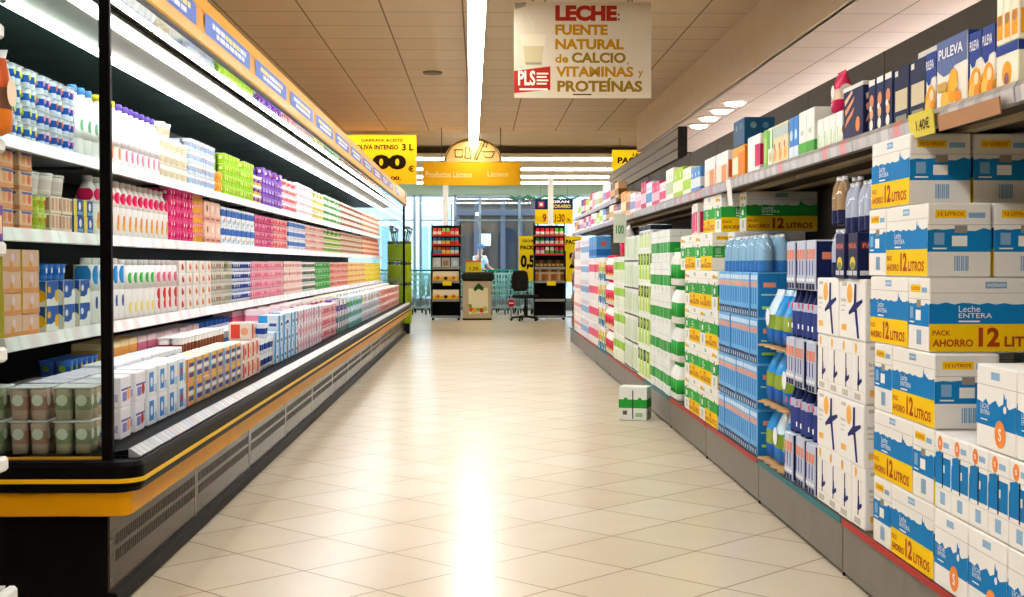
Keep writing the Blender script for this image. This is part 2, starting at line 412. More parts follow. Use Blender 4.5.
# shop front: fascia beam, low plinth, glazing with mullions
green = mat('#9fb8a8', .5)
mb = MB(); mb.box(XL, XR, YE-.1, YE+.15, 2.86, ZC+.25, green); mb.build('wall_front_beam', kind='structure')
mb = MB(); mb.box(XL, XR, YE-.03, YE+.1, 0, .25, mat('#6a7478', .5)); mb.build('wall_front_plinth', kind='structure')
gl = glass('shop_glass', '#f0f7fb')
alu = mat('#7f97a8', .35, .6)
xs = [XL, -3.4, -1.62, -1.47, -.62, .0, .98, 1.9, 2.9, 4.4, XR]
for i in range(len(xs)-1):
    a, b = xs[i], xs[i+1]
    fr = MB()
    for x0, x1, z0, z1 in ((a, a+.03, .25, 2.86), (b-.03, b, .25, 2.86), (a, b, .25, .30), (a, b, 2.81, 2.86)): fr.box(x0, x1, YE-.02, YE+.06, z0, z1, alu)
    if b-a > .5: fr.box(a, b, YE-.02, YE+.06, 2.22, 2.25, alu)
    r = fr.build('window_%d' % (i+1), kind='structure')
    p = MB(); p.box(a+.03, b-.03, YE+.01, YE+.02, .30, 2.81, gl); p.build('pane', r)
for k, x in enumerate((-.73, 1.50)):
    mb = MB(); mb.box(x-.055, x+.055, 28.2, 28.31, 0, 2.98, mat('#fbfbf8', .4), .01); mb.build('pillar_%d' % (k+1), kind='structure')

# outside: street, facades
mb = MB(); mb.box(-25, 25, YE+.15, 60, -.16, -.06, noisy('asphalt', '#6b6c70', '#7d7e80', 20, (.8, .9))); mb.build('street', kind='structure')
mb = MB()
st = noisy('stone_front', '#4a443e', '#565049', 1.5, (.7, .9)); dk = mat('#29313d', .3); st2 = mat('#565c66', .7)
mb.box(-.85, 1.85, 44, 46, -.06, 6, st)
f = Face((-.85, 44, 0), (1,0,0), (0,0,1), (0,-1,0), 2.7, 9)
e = empty('street_facade', (0, 44, 0), label='dark stone house front with arched doorway across the street', cat='building')
o = mb.build('wall', e); o.location = (0, -44, 0)
mb = MB()
for x in (-.83, -.2, .68, 1.25): mb.box(x, x+.16, 43.9, 44, -.06, 3.6, st2)
mb.box(-.85, 1.85, 43.88, 44, 2.75, 2.95, st2)
o = mb.build('pilaster_trim', e); o.location = (0, -44, 0)
mb = MB()
arch = [(-.6, 0), (.0, 0)]+[(-.3+.3*math.cos(t), 2.05+.3*math.sin(t)) for t in [PI*i/10 for i in range(11)]]
mb.prism([(x+.3+.0, z) for x, z in arch], 1, 43.93, 44.0, mat('#433a38', .4)); mb.prism([(x+1.2, z) for x, z in arch], 1, 43.93, 44, dk)
o = mb.build('door', e); o.location = (0, -44, 0)
mb = MB(); mb.box(.02, .36, 43.9, 43.93, 1.75, 2.15, mat('#d7dde6', .5)); o = mb.build('notice', e); o.location = (0, -44, 0)
pale = noisy('pale_render', '#d4e2ec', '#dfeaf2', .8, (.8, .9))
for nm, x0, x1, lab in (('house', -14, -.95, 'pale blue rendered house front seen beyond the trolleys and left glazing'), ('house', 1.95, 14, 'pale rendered house front across the street behind the opening hours poster')):
    e = empty(nm, ((x0+x1)/2, 44, 0), label=lab, cat='building'); cx = (x0+x1)/2
    mb = MB(); mb.box(x0-cx, x1-cx, .2, 2, -.06, 5.9, pale); mb.build('wall', e)
    k = 0; x = (x1-1.0) if x1 < 0 else x0+.4
    for k in range(4):
        xx = x-cx-k*1.6 if x1 < 0 else x-cx+k*1.6
        g = MB(); g.box(xx, xx+.55, .14, .21, .4, 2.4, mat('#9fc3df', .3)); g.box(xx-.06, xx+.61, .16, .2, 2.4, 2.5, mat('#eef3f6', .6)); g.box(xx+.25, xx+.29, .12, .2, .4, 2.4, mat('#eef3f6', .6)); g.build('window', e)

# ------------------------------------------------------------------ lamps of the shop, with a few unseen ones added for extra light
def lamp_mat(name, col, s):
    m = bpy.data.materials.new(name); m.use_nodes = True; n, l = nodes(m); b = n['Principled BSDF']
    b.inputs['Base Color'].default_value = lin(col); b.inputs['Emission Color'].default_value = lin(col); b.inputs['Emission Strength'].default_value = s
    return m
WARM = lamp_mat('ceiling_tube', '#ffffff', 36); COOL = lamp_mat('fridge_tube', '#f4f9ff', 22); CHK = lamp_mat('checkout_tube', '#fff8ec', 20); SPOT = lamp_mat('downlight_glow', '#fff0dd', 14)
def strip(x0, y0, x1, y1, z, wd, label, m=WARM, group=None, bare=False):
    c = Vector(((x0+x1)/2, (y0+y1)/2, z)); L = math.hypot(x1-x0, y1-y0)
    e = empty('ceiling_light', c, math.atan2(y1-y0, x1-x0)-PI/2, label, 'ceiling light', group)
    a = MB(); a.box(-wd*.5, wd*.5, -L/2, L/2, .02, .07, mat('#e8e6e0', .4), .008)
    if not bare:
        for s in (-1, 1): a.box(s*wd*.5-s*.003, s*wd*.5, -L/2, L/2, -.03, .03, mat('#f2f0ea', .4))
    for t in [i/6-.5 for i in range(7)]: a.tube([(0, t*L*.98, .07), (0, t*L*.98, ZC-z)], .006, mat('#777777', .4), 6)
    part(a, 'housing', e)
    b = MB()
    if bare: b.tube([(0, -L/2, -.05), (0, L/2, -.05)], wd/2, m, 12)
    else: b.prism([(-wd*.47, .02), (-wd*.47, -.02), (-wd*.40, -.026), (wd*.40, -.026), (wd*.47, -.02), (wd*.47, .02)], 1, -L/2, L/2, m)
    part(b, 'diffuser', e)
strip(.06, -3, -.097, 20.4, 2.90, .128, 'long glowing fluorescent strip hanging over the middle of the aisle')
strip(-3.8, -3, -3.8, 19, 2.90, .128, 'unseen fluorescent strip added over the next aisle behind the fridge')  # out-of-view strip added as extra lighting from the neighbouring aisle
for i, (y, z) in enumerate(((19.25, 3.12), (24.3, 3.05), (26.9, 3.05), (29.2, 3.05), (31.4, 3.05))):  # first tube is added, hidden above the ceiling edge to light the sign faces
    e = empty('tube_light', (0, y, z), 0, '%s crosswise tube light of the checkout ceiling, counted from the hidden added one' % ordw(i), 'ceiling light', 'checkout tube lights')
    a = MB(); a.box(-5, 5.6, -.05, .05, .03, .045 if i == 0 else .16, mat('#dddad2', .5)); part(a, 'housing', e)
    b = MB(); b.prism([(-.045, .03), (-.03, -.01), (.03, -.01), (.045, .03)], 0, -5, 5.6, CHK); part(b, 'diffuser', e)
strip(3.3, -3, 3.3, 17.0, 2.36, .06, 'unseen bare tube added behind the tall shelving to brighten the lowered ceiling', bare=True)  # added tube, hung low out of view to brighten the soffit
for i, (u, v) in enumerate(((735, 101.5), (721, 109.5), (709, 117), (699, 124.5))):
    Y = (ZL-EYE)*F_PX/(264-v); X = (u-480)/F_PX*Y
    e = empty('ceiling_downlight', (X, Y, ZL), 0, '%s round downlight counted along the lowered ceiling over the shelving' % ordw(i), 'downlight', 'downlights in the lowered ceiling')
    a = MB(); a.lathe([(.12, -.012), (.125, -.001), (.09, -.001), (.09, -.012)], mat('#efe6da', .4), n=20); part(a, 'ring', e)
    b = MB(); b.lathe([(.088, -.006), (.088, -.02), (.07, -.034), (.03, -.042)], SPOT, n=20); part(b, 'lens', e)
e = empty('ceiling_vent', px(433, 73, (ZC-EYE)*F_PX/(264-73)), 0, 'small round grille in the brown ceiling tiles over the aisle', 'ceiling vent')
a = MB(); a.lathe([(.09, -.02), (.1, -.001), (.03, -.001), (.03, -.02)], mat('#8a7a64', .5), n=20); part(a, 'ring', e)

# ------------------------------------------------------------------ the dairy fridge
Y0, Y1 = 4.42, 21.6
fr = empty('dairy_fridge', (-1.7, Y0, 0), 0, 'long open dairy fridge with yellow fascia and black bumper along the aisle', 'fridge')
def fpart(mb, name, parent=None, label=None):
    o = mb.build(name, parent or fr)
    o.location = -Vector((-1.7, Y0, 0)) if parent is None else (0, 0, 0)
    if label: o['label'] = label
    return o
blackm = noisy('black_plastic', '#080706', '#0e0c0a', 30, (.4, .5)); yel = noisy('yellow_paint', '#d08c06', '#da980c', 6, (.3, .4)); dark = noisy('fridge_back', '#1d2a28', '#25332f', 4, (.3, .5))
steel = noisy('brushed_steel', '#3c362d', '#474037', 12, (.12, .18), 0, stretch=(1, .2, 6), spec=.06)
white = mat('#eceae4', .35)
def plan(xf, yn, r, xb=-2.2):
    pts = [(xb, yn)]+[(xf-r+r*math.sin(t), yn+r-r*math.cos(t)) for t in [PI/2*i/8 for i in range(9)]]+[(xf, Y1), (xb, Y1)]
    return pts
def shell(levels, mats_):
    mb = MB(); rings = [[(x, y, z) for x, y in plan(xf, yn, r)] for xf, yn, r, z in levels]
    mb.loft(rings, mats_[0], mats=mats_, smooth=False); return mb
mb = MB(); mb.box(-2.2, -1.235, Y0+.03, Y1, .06, .317, blackm)
mb.box(-2.2, -1.235, Y0, Y0+.03, 0.0, .317, noisy('end_panel', '#0b0a09', '#100e0c', 10, (.15, .25)))
mb.disc(Face((-2.2, Y0, 0), (1,0,0), (0,0,1), (0,-1,0), .965, .317), .63, .19, .004, mat('#bbbbbb'), .001)
fpart(mb, 'end_panel')
mb = MB(); mb.box(-1.236, -1.228, Y0+.001, Y1, .06, .318, steel)
fc = Face((-1.228, Y0, .06), (0,1,0), (0,0,1), (1,0,0), Y1-Y0, .258)
y = .02
while y < Y1-Y0-.05:
    if (y % 1.325) > .06:
        for z0 in (.088, .142):
            mb.poly(fc, [((y-.006)/fc.w, z0/fc.h), ((y+.004)/fc.w, z0/fc.h), ((y+.010)/fc.w, (z0+.038)/fc.h), (y/fc.w, (z0+.038)/fc.h)], mat('#2b2620', .6), .0008)
    y += .028
y = 1.325
while y < Y1-Y0:
    mb.rect(fc, (y-.006)/fc.w, .01, (y+.006)/fc.w, .99, mat('#8a8272', .3, .3), .0012); mb.rect(fc, (y+.007)/fc.w, .01, (y+.010)/fc.w, .99, mat('#3b352b', .5), .0014); y += 1.325
fpart(mb, 'kick_panel', label='steel vented kick panel')
mb = MB(); mb.prism([(-1.25, 0), (-1.212, 0), (-1.203, .012), (-1.203, .045), (-1.212, .058), (-1.25, .06)], 1, Y0+.001, Y1, blackm); fpart(mb, 'floor_bumper')
mb = shell([(-1.165, Y0-.02, .04, .317), (-1.155, Y0-.03, .045, .322), (-1.155, Y0-.03, .045, .396)], [yel]); fpart(mb, 'yellow_band')
yst = mat('#e8b41e', .3)
mb = shell([(-1.15, Y0-.03, .06, .397), (-1.128, Y0-.05, .07, .402), (-1.118, Y0-.058, .08, .418), (-1.116, Y0-.06, .08, .432), (-1.112, Y0-.064, .08, .433), (-1.112, Y0-.064, .08, .446), (-1.116, Y0-.06, .08, .447), (-1.118, Y0-.058, .08, .485), (-1.126, Y0-.05, .075, .499), (-1.14, Y0-.038, .07, .504)],
           [blackm, blackm, blackm, yst, yst, yst, blackm, blackm, blackm]); fpart(mb, 'bumper')
rail_m = tag_strip('deck_price_rail', '#6a7073', ['#9a9c9a', '#947a78', '#7a8ca4', '#989690', '#848888'], .06, .75)
mb = MB(); mb.prism([(-1.172, .505), (-1.135, .505), (-1.132, .511), (-1.166, .534), (-1.172, .534)], 1, Y0+.03, Y1, rail_m); fpart(mb, 'price_rail', label='sloping clear price rail of the bottom deck')
mb = MB(); mb.box(-2.13, -1.173, Y0+.02, Y1-.02, .5045, .512, mat('#0c0d0e', .5)); mb.prism([(-1.275, .512), (-1.173, .512), (-1.173, .531), (-1.18, .531)], 1, Y0+.03, Y1, mat('#0c0d0e', .5)); fpart(mb, 'deck')
mb = MB(); mb.box(-2.13, -1.44, Y0+.19, Y1-.03, .512, .565, mat('#15181a', .5)); mb.box(-2.13, -1.60, Y0+.19, Y1-.03, .565, .605, mat('#15181a', .5)); fpart(mb, 'rear_step')
mb = MB(); mb.box(-2.2, -2.13, Y0, Y1, .505, 2.31, dark); fpart(mb, 'back_panel')
# canopy
mb = MB()
mb.box(-2.2, -1.21, Y0, Y1, 2.29, 2.31, mat('#d8d4ca', .5)); mb.box(-2.13, -1.60, Y0, Y1, 2.06, 2.07, dark)
mb.prism([(-1.60, 2.045), (-1.375, 2.085), (-1.375, 2.1), (-1.60, 2.07)], 1, Y0, Y1, mat('#5a564c', .6)); fpart(mb, 'canopy')
mir = mat('#dfe3e0', .04, 1.0)
mb = MB(); mb.box(-1.375, -1.212, Y0, Y1, 2.105, 2.11, mir); fpart(mb, 'mirror_strip')
fas = noisy('fascia_yellow', '#d48c06', '#da960e', 5, (.3, .4)); fas2 = noisy('fascia_lower', '#d29a30', '#d8a440', 5, (.3, .4))
mb = MB(); mb.prism([(-1.212, 2.092), (-1.196, 2.092), (-1.190, 2.10), (-1.190, 2.145), (-1.212, 2.145)], 1, Y0, Y1, fas2)
mb.prism([(-1.212, 2.145), (-1.190, 2.145), (-1.200, 2.25), (-1.212, 2.31)], 1, Y0, Y1, fas); 
mb.prism([(-1.2125, 2.25), (-1.199, 2.25), (-1.205, 2.312), (-2.0, 2.312), (-2.0, 2.30), (-1.2125, 2.30)], 1, Y0, Y1, mat('#dd9a08', .35))
mb.box(-1.215, -1.194, Y0, Y1, 2.082, 2.092, mat('#241a10', .4)); fo = fpart(mb, 'fascia')
sg = mat('#4f6fc0', .4); sy = mat('#e4d67e', .4); sw = mat('#dfe4ef', .4)
y = Y0+.1; k = 0
lens = [1.22]*14
while y+1.3 < Y1-.3:
    L = 1.12 if k < 10 else .7
    mb = MB(); Fs = Face((-1.1895, y, 2.150), (0,1,0), (-.00095*100/10.5, 0, 1), (1, 0, .09), L, .092)
    mb.poly(Fs, [(0, 0), (1, 0), (1, .85), (.985, 1), (0.015, 1), (0, .85)], sg, .0006)
    r = random.Random(k); u = .14
    while u < .86:
        d = .05+.05*r.random(); mb.rect(Fs, u, .52, min(u+d, .9), .78, sy if (k+u*3) % 2 < 1.2 else sw, .0012); u += d+.012
    u = .22
    while u < .8:
        d = .06+.05*r.random(); mb.rect(Fs, u, .18, min(u+d, .86), .42, sw, .0012); u += d+.014
    fpart(mb, 'department_sign', fo, 'blue department sign on the yellow fascia'); y += 1.30; k += 1
mb = MB(); mb.box(-1.24, -1.185, Y1-.04, Y1+.06, 2.08, 2.31, mat('#cfc7b4', .4), .02); fpart(mb, 'fascia_end_cap')
n = 14; seg = (Y1-Y0-.1)/n
for i in range(n):
    ya = Y0+.05+i*seg
    for (x, z, r, nm) in ((-1.395, 2.066, .020, 'upper'), (-1.585, 2.028, .016, 'inner')):
        mb = MB(); mb.tube([(x, ya+.02, z), (x, ya+seg-.02, z)], r, COOL, 10)
        mb.tube([(x, ya, z), (x, ya+.02, z)], r*.9, mat('#d8d8d8', .3), 8); fpart(mb, 'lamp_tube')
# shelves with rails
lipm = tag_strip('shelf_price_rail', '#e8e6e2', ['#f6f4f0', '#f0d9d6', '#f5f1ea', '#e6d8da', '#fbfaf6'], .1, .7)
lipd = mat('#2c2623', .5)
SH = {'upper': (1.588, -1.60), 'middle': (1.273, -1.60), 'lower': (.899, -1.58)}
for z, xf in SH.values():
    for i in range(13):
        ya = Y0+.03+i*(Y1-Y0-.06)/13; yb = ya+(Y1-Y0-.06)/13-.004
        s = MB(); s.box(-2.13, xf-.012, ya, yb, z-.022, z-.001, mat('#dcdcd8', .35, .3)); s.box(-2.13, xf-.1, ya, ya+.02, z-.033, z-.022, mat('#555555', .4))
        so = fpart(s, 'shelf')
        p = MB(); p.prism([(xf-.012, z+.003), (xf, z+.003), (xf+.012, z-.042), (xf+.004, z-.046), (xf-.012, z-.03)], 1, ya, yb, lipm); fpart(p, 'price_rail', so)
# end glass with black posts
fg = glass('end_glass', '#eef6f3')
for nm, yy in (('near', Y0-.005), ('far', Y1-.01)):
    mb = MB(); mb.box(-2.13, -1.245, yy, yy+.008, .512, 2.09, fg); fpart(mb, 'end_glass')
    mb = MB(); mb.box(-1.250, -1.213, yy-.008, yy+.02, .504, 2.10, mat('#0e0d0c', .35), .004); fpart(mb, 'end_post', label='black upright of the end glass')
    mb = MB(); mb.box(-2.13, -1.25, yy-.006, yy+.014, .5045, .512, mat('#b8862c', .4)); fpart(mb, 'glass_base_strip')

# ------------------------------------------------------------------ right-hand shelving
G0, G1 = 1.89, 19.65
gx, gk = 1.36, 1.337
gon = empty('gondola_shelving', (1.6, G0, 0), 0, 'long grey shelving run along the aisle stacked with milk', 'shelving')
def gpart(mb, name, parent=None, label=None):
    o = mb.build(name, parent or gon)
    if parent is None: o.location = -Vector((1.6, G0, 0))
    if label: o['label'] = label
    return o
kick_m = noisy('kick_grey', '#6f695f', '#7d776c', 10, (.3, .45), .4); panel_m = noisy('panel_brown', '#4a433a', '#534b41', 6, (.5, .7))
MOD = 1.48
ztop = 1.60; nmod = 12
lip2 = tag_strip('top_price_rail', '#8b847d', ['#c0554c', '#a39b94', '#aca59e', '#9b938c', '#b0a49a', '#928a83'], .13, .6)
for i in range(nmod):
    a = G0+i*MOD; b = a+MOD
    mb = MB(); mb.box(gk, gk+.02, a+.004, b-.004, .015, .19, kick_m, .003); mb.box(gk+.002, gk+.01, b-.004, b+.004, .0, .2, mat('#26221e', .5)); ko = gpart(mb, 'kick_plate')
    mb = MB(); mb.box(gk-.004, 1.93, a, b-.002, .195, .213, mat('#5d574e', .4, .3)); bo = gpart(mb, 'base_shelf')
    mb = MB(); mb.box(gk-.008, gk-.003, a+.01, b-.01, .192, .214, mat('#a8332c' if i % 3 != 2 else '#2d6f78', .4)); gpart(mb, 'label_strip', bo)
    mb = MB(); mb.box(gx+.02, 1.93, a, b-.002, ztop-.028, ztop-.002, mat('#4d463d', .5))
    for xx in (1.5, 1.72): mb.box(xx, xx+.05, a+.02, b-.02, ztop-.04, ztop-.028, mat('#b3a284', .5))
    so = gpart(mb, 'top_shelf')
    mb = MB(); mb.prism([(gx+.02, ztop+.018), (gx+.012, ztop+.018), (gx, ztop+.0), (gx+.004, ztop-.038), (gx+.02, ztop-.042)], 1, a+.002, b-.004, lip2); gpart(mb, 'price_rail', so)
    mb = MB(); mb.box(1.93, 1.955, a+.002, b-.002, .02, 2.165, panel_m); mb.box(1.925, 1.96, a-.006, a+.002, .02, 2.165, mat('#5f574c', .5)); gpart(mb, 'back_panel')
    if a > 13.3 or i == nmod-1:
        mb = MB(); mb.box(1.42, 1.93, a, b-.002, 1.80, 1.825, mat('#6b6358', .5)); so = gpart(mb, 'upper_shelf')
        mb = MB(); mb.prism([(1.42, 1.84), (1.412, 1.84), (1.40, 1.825), (1.404, 1.79), (1.42, 1.788)], 1, a+.002, b-.004, lip2); gpart(mb, 'price_rail', so)
# raised slatted header over the far half
H0 = 12.75
mb = MB(); mb.box(1.90, 1.99, H0, H0+.03, 2.17, 2.47, mat('#231e1a', .5), .004)
gpart(mb, 'header_end')
mb = MB(); hm = mat('#857a69', .6); dkl = mat('#2a241f', .5)
for j in range(3):
    mb.box(1.905, 1.98, H0+.03, G1, 2.172+j*.1, 2.172+j*.1+.081, hm); mb.box(1.91, 1.975, H0+.03, G1, 2.253+j*.1, 2.272+j*.1, dkl)
gpart(mb, 'header_panel')
# ------------------------------------------------------------------ stock of the fridge
COUNT = {}
def run(sh, y0, y1, p, look, levels, group, gap=.004, dx=.0, z=None, xf=None, where=None, skip=None, side=1, jit=.004, cols='stack'):
    if z is None: z, xf = SH[sh]; xf -= .018; where = "fridge's %s shelf" % sh
    n = max(1, int((y1-y0+.004)/(p.w+(.006 if side > 0 else .0025)))); step = max((y1-y0)/n, p.w+.001)
    rz = PI/2 if side > 0 else -PI/2
    kin = flavours(p); p0 = p
    for i in range(n):
        p = RND.choice(kin) if side > 0 else p0
        nl = levels[i % len(levels)] if isinstance(levels, (list, tuple)) else levels
        key = (look, where); c = COUNT.get(key, 0); COUNT[key] = c+1
        for k in range(nl):
            j = RND.uniform(0, jit)
            x = xf-side*(p.d/2+dx+j); y = y0+step*(i+.5)
            t = tier(k, nl)
            lab = '%s, %s%s %s, %s' % (look, (t+' of ') if t else '', ordw(c), cols+' from near end', where)
            put(p, (x, y, z+.0015+k*(p.h+.0012)), rz+RND.uniform(-.012, .012), lab, group)
G1_, G2_, G3_, G4_ = 'stock on the upper fridge shelf', 'stock on the middle fridge shelf', 'stock on the lower fridge shelf', 'stock on the bottom deck of the fridge'
blue, navy, lime, mag, purple = '#1f5fb8', '#23408f', '#a3cf2e', '#e0246e', '#6b3aa0'
# upper shelf
run('upper', 4.50, 4.97, P_pack('#e9f0f4', '#2a62b8', '#d8de3a', '#f2f4f6', w=.115, d=.12, h=.064), 'blue and lime yogurt four-pack', 4, G1_)
run('upper', 4.975, 5.42, P_pack('#dfe8f4', '#2558b0', '#e58ab0', '#f4f4f6', w=.11, d=.12, h=.064), 'blue and pink yogurt four-pack', 4, G1_)
run('upper', 5.43, 5.74, P_bottle('#5a8fd0', '#f4f4f0', None, .29, .042, lz=(.25, .5), mark=[('#7fb08a', .38, .18, .6)]), 'white drinking-yogurt bottle, blue cap', 1, G1_, cols='bottle')
run('upper', 5.75, 6.1, P_bottle('#e8d43a', '#f6f2ea', '#e88a52', .29, .042, lz=(.3, .5)), 'white drinking-yogurt bottle, yellow cap', 1, G1_, cols='bottle')
run('upper', 6.11, 6.82, P_bottle('#6a55a8', '#f4f0f2', '#d87a9a', .29, .043, lz=(.3, .55)), 'white drinking-yogurt bottle, purple cap', 1, G1_, cols='bottle')
run('upper', 6.84, 7.50, P_tub('#ece6d4', '#cfc2a4', '#f2eee2', .054, .072), 'cream lidded dairy tub', [4, 4, 3, 3, 3, 3], G1_)
run('upper', 7.52, 8.24, P_pack('#e6eef4', '#9fc0e0', '#c9a6b8', '#f2f4f4', w=.118, h=.066), 'pale blue yogurt four-pack', [4, 4, 4, 4, 4, 2], G1_)
run('upper', 8.26, 8.50, P_pack('#f0a83c', '#e88a2a', None, '#f6e2b8', w=.118, h=.066), 'orange yogurt four-pack', 2, G1_)
run('upper', 8.51, 9.62, P_pack(lime, '#8ec22a', '#f2ef9a', '#cfe68a', w=.12, h=.066), 'lime green yogurt four-pack', [4, 4, 4, 4, 3], G1_)
run('upper', 9.64, 9.98, P_pack('#f4efe6', purple, '#e6b63c', '#f4f2ee', w=.115, h=.066, low='#e6b63c'), 'purple and yellow yogurt four-pack', 3, G1_)
run('upper', 10.0, 11.0, P_pack('#8a5ab8', '#6b3aa0', '#e9e0f2', '#a07ac8', w=.12, h=.07), 'purple yogurt four-pack', [4, 3, 4, 3], G1_)
run('upper', 11.02, 11.8, P_pack('#f2dfe2', '#d85a7a', '#f4f0ea', '#f6f2f0', w=.12, h=.066), 'rose yogurt four-pack', [3, 4], G1_)
run('upper', 11.82, 12.9, P_box('#f4eee8', [('r', 0, .3, 1, .7, '#e8c6cc'), ('d', .5, .5, .22, '#b8506a')], w=.13, h=.07), 'white and rose dessert box', 4, G1_)
run('upper', 12.92, 13.9, P_pack('#f4f0dc', '#e4d67a', '#8aa84a', '#f6f4ea', w=.125, h=.068), 'pale yellow yogurt four-pack', [4, 3], G1_)
run('upper', 13.92, 15.6, P_pack('#eef2e6', '#3fa24a', '#f0f0e0', '#f2f4ee', w=.125, h=.07), 'green and white yogurt four-pack', [4, 4, 3], G1_)
run('upper', 15.62, 18.4, P_pack('#efe2d6', '#7a4a3a', '#d8a88a', '#f4eee8', w=.125, h=.07), 'brown chocolate-dessert four-pack', [4, 3], G1_)
run('upper', 18.42, 21.4, P_box('#f0e4d8', [('r', 0, .2, 1, .6, '#c8785a'), ('r', 0, .6, 1, .75, '#e6b84a')], w=.14, h=.07), 'brown and yellow dessert box', [4, 3], G1_)
# middle shelf
run('middle', 4.50, 4.90, P_box('#f2cba8', [('r', 0, 0, 1, .22, '#e89a6a'), ('d', .3, .55, .26, '#f6a15a'), ('d', .7, .55, .26, '#e8735a'), ('r', .1, .8, .9, .92, '#5a62a8')], w=.13, h=.068, top='#f6e6d8'), 'peach fruit-yogurt box', 4, G2_)
run('middle', 4.91, 5.05, P_pack('#d4e66a', '#b4d23a', '#f6f0a0', '#eef2d0', w=.125, h=.064), 'lime and yellow yogurt four-pack', 2, G2_)
put(P_tub('#f2eee8', '#e9d9dc', '#f6f4f0', .055, .085), (-1.69, 4.98, 1.273+.134), PI/2, "white tub on the lime and yellow four-packs, fridge's middle shelf", G2_)
run('middle', 5.06, 5.34, P_box('#ecd8c4', [('r', .05, .2, .3, .9, '#c89a7a'), ('r', .4, .2, .62, .9, '#d8aa8a'), ('r', .72, .2, .95, .9, '#b8866a')], w=.13, h=.066), 'beige striped yogurt box', 2, G2_)
for k in range(2): put(P_tub('#f4f0ea', '#e6d6d2', '#f6f4f0', .055, .085), (-1.69, 5.135+.138*k, 1.273+.139), PI/2, "%s white tub on the beige striped boxes, fridge's middle shelf" % ordw(k), G2_)
run('middle', 5.35, 5.62, P_box('#2c4f9a', [('r', 0, 0, .35, 1, '#f0d24a'), ('d', .65, .6, .25, '#f4f2ee'), ('r', .4, .1, .95, .28, '#6fa8d8')], w=.13, h=.068), 'yellow and blue yogurt box', 2, G2_)
run('middle', 5.64, 6.99, P_bottle('#f2efe8', '#f5f1ec', '#f2b23a', .25, .046, lz=(.52, .66), mark=[('#d81f5a', .6, .22, 1.0), ('#e88a3a', .22, .2, .35)]), 'white liquid-yogurt bottle, magenta mark', 1, G2_, cols='bottle')
run('middle', 7.01, 7.62, P_pack('#e84a8a', '#d8246e', None, '#f07aa8', w=.118, h=.054), 'magenta yogurt four-pack', 5, G2_)
run('middle', 7.63, 7.86, P_pack('#f0a0a8', '#f0b83a', '#e8702a', '#f4a0b8', w=.11, h=.054, low='#f0c04a'), 'yellow and pink yogurt four-pack', 5, G2_)
run('middle', 7.88, 8.36, P_box('#efc2ac', [('d', .5, .65, .17, '#5a3a30'), ('r', 0, 0, 1, .3, '#e2a890'), ('r', .1, .1, .9, .2, '#9a5a4a')], w=.15, h=.125), 'peach box with dark spot', 2, G2_)
run('middle', 8.38, 9.62, P_box('#eef2f6', [('w', .5, .85, blue, 3, .12), ('d', .7, .3, .14, '#f0c04a'), ('r', .1, .1, .5, .3, '#9ac0e6')], w=.15, h=.118), 'blue and white yogurt box', 2, G2_)
run('middle', 9.64, 10.5, P_pack('#e86a90', '#d84a7a', '#f4d0d8', '#7a6ab0', w=.125, h=.058), 'pink yogurt four-pack, violet lid', 4, G2_)
run('middle', 10.52, 11.3, P_pack('#f0a0a0', '#e8607a', '#f6d8a0', '#f2dcd8', w=.125, h=.058), 'salmon yogurt four-pack', 4, G2_)
run('middle', 11.32, 12.4, P_box('#eef2f6', [('w', .4, .8, '#2f6ac0', 5, .15), ('d', .3, .3, .18, '#f0c850'), ('r', .5, .1, .9, .3, '#7ab0e0')], w=.14, h=.08), 'blue and yellow cream box', 3, G2_)
run('middle', 12.42, 13.9, P_pack('#f4dcd0', '#e89a8a', '#f4f0e8', '#f4eee8', w=.125, h=.06), 'peach and white yogurt four-pack', 4, G2_)
run('middle', 13.92, 15.6, P_pack('#f0ece0', '#4aa84e', '#d84a4a', '#e8c0b0', w=.125, h=.06, low='#d8e27a'), 'green and red yogurt four-pack', [4, 4, 3], G2_)
run('middle', 15.62, 18.4, P_pack('#e8d2b8', '#b87a5a', '#6a3a2a', '#f0e6d8', w=.13, h=.062), 'caramel dessert four-pack', 4, G2_)
run('middle', 18.42, 21.4, P_box('#f0d8b0', [('r', 0, .2, 1, .7, '#d8604a'), ('d', .5, .5, .2, '#f0d060')], w=.14, h=.066), 'red and cream dessert box', [4, 3], G2_)
# lower shelf
run('lower', 4.50, 4.87, P_box('#e6b8a0', [('d', .55, .62, .22, '#e8d0dc'), ('r', 0, 0, 1, .2, '#e89a5a'), ('d', .45, .3, .2, '#f0a04a')], w=.175, d=.15, h=.074, side=[('r', 0, 0, 1, 1, '#f2cf4a'), ('r', .3, .1, .9, .8, '#f0c2a8')], top='#f2e0d4'), 'peach fruit-dessert box, yellow ends', 4, G3_)
pk = P_box('#2a58a8', [('w', .0, .3, '#f2f2ee', 4, .1), ('d', .3, .66, .2, '#dfe6f2', .7), ('r', .0, .0, .08, 1, '#e8c43a'), ('d', .85, .4, .25, '#f2f2ea')], w=.15, d=.13, h=.092, top='#f2f4f4')
run('lower', 4.90, 5.52, pk, 'blue custard box, yellow edge', 2, G3_)
run(None, 4.92, 5.22, P_pack('#3a78d0', '#1f5fb8', '#f2f2f2', '#2f72cc', w=.125, h=.062), 'bright blue yogurt four-pack', 1, G3_, z=.899+.188, xf=-1.60, where='on the custard boxes of the lower shelf')
run('lower', 5.54, 6.05, P_bottle('#f2f2ee', '#f4f4f0', None, .275, .046, lz=(.5, .9), mark=[('#2f86c8', .62, .3, .95), ('#3a5a9a', .25, .2, .35)]), 'white yogurt bottle, blue spot', 1, G3_, cols='bottle')
run('lower', 6.07, 6.60, P_bottle('#f2f2ee', '#f4f4f0', '#f0e07a', .27, .046, lz=(.5, .9), mark=[('#3aa84a', .62, .2, .7)]), 'white yogurt bottle, green spot', 1, G3_, cols='bottle')
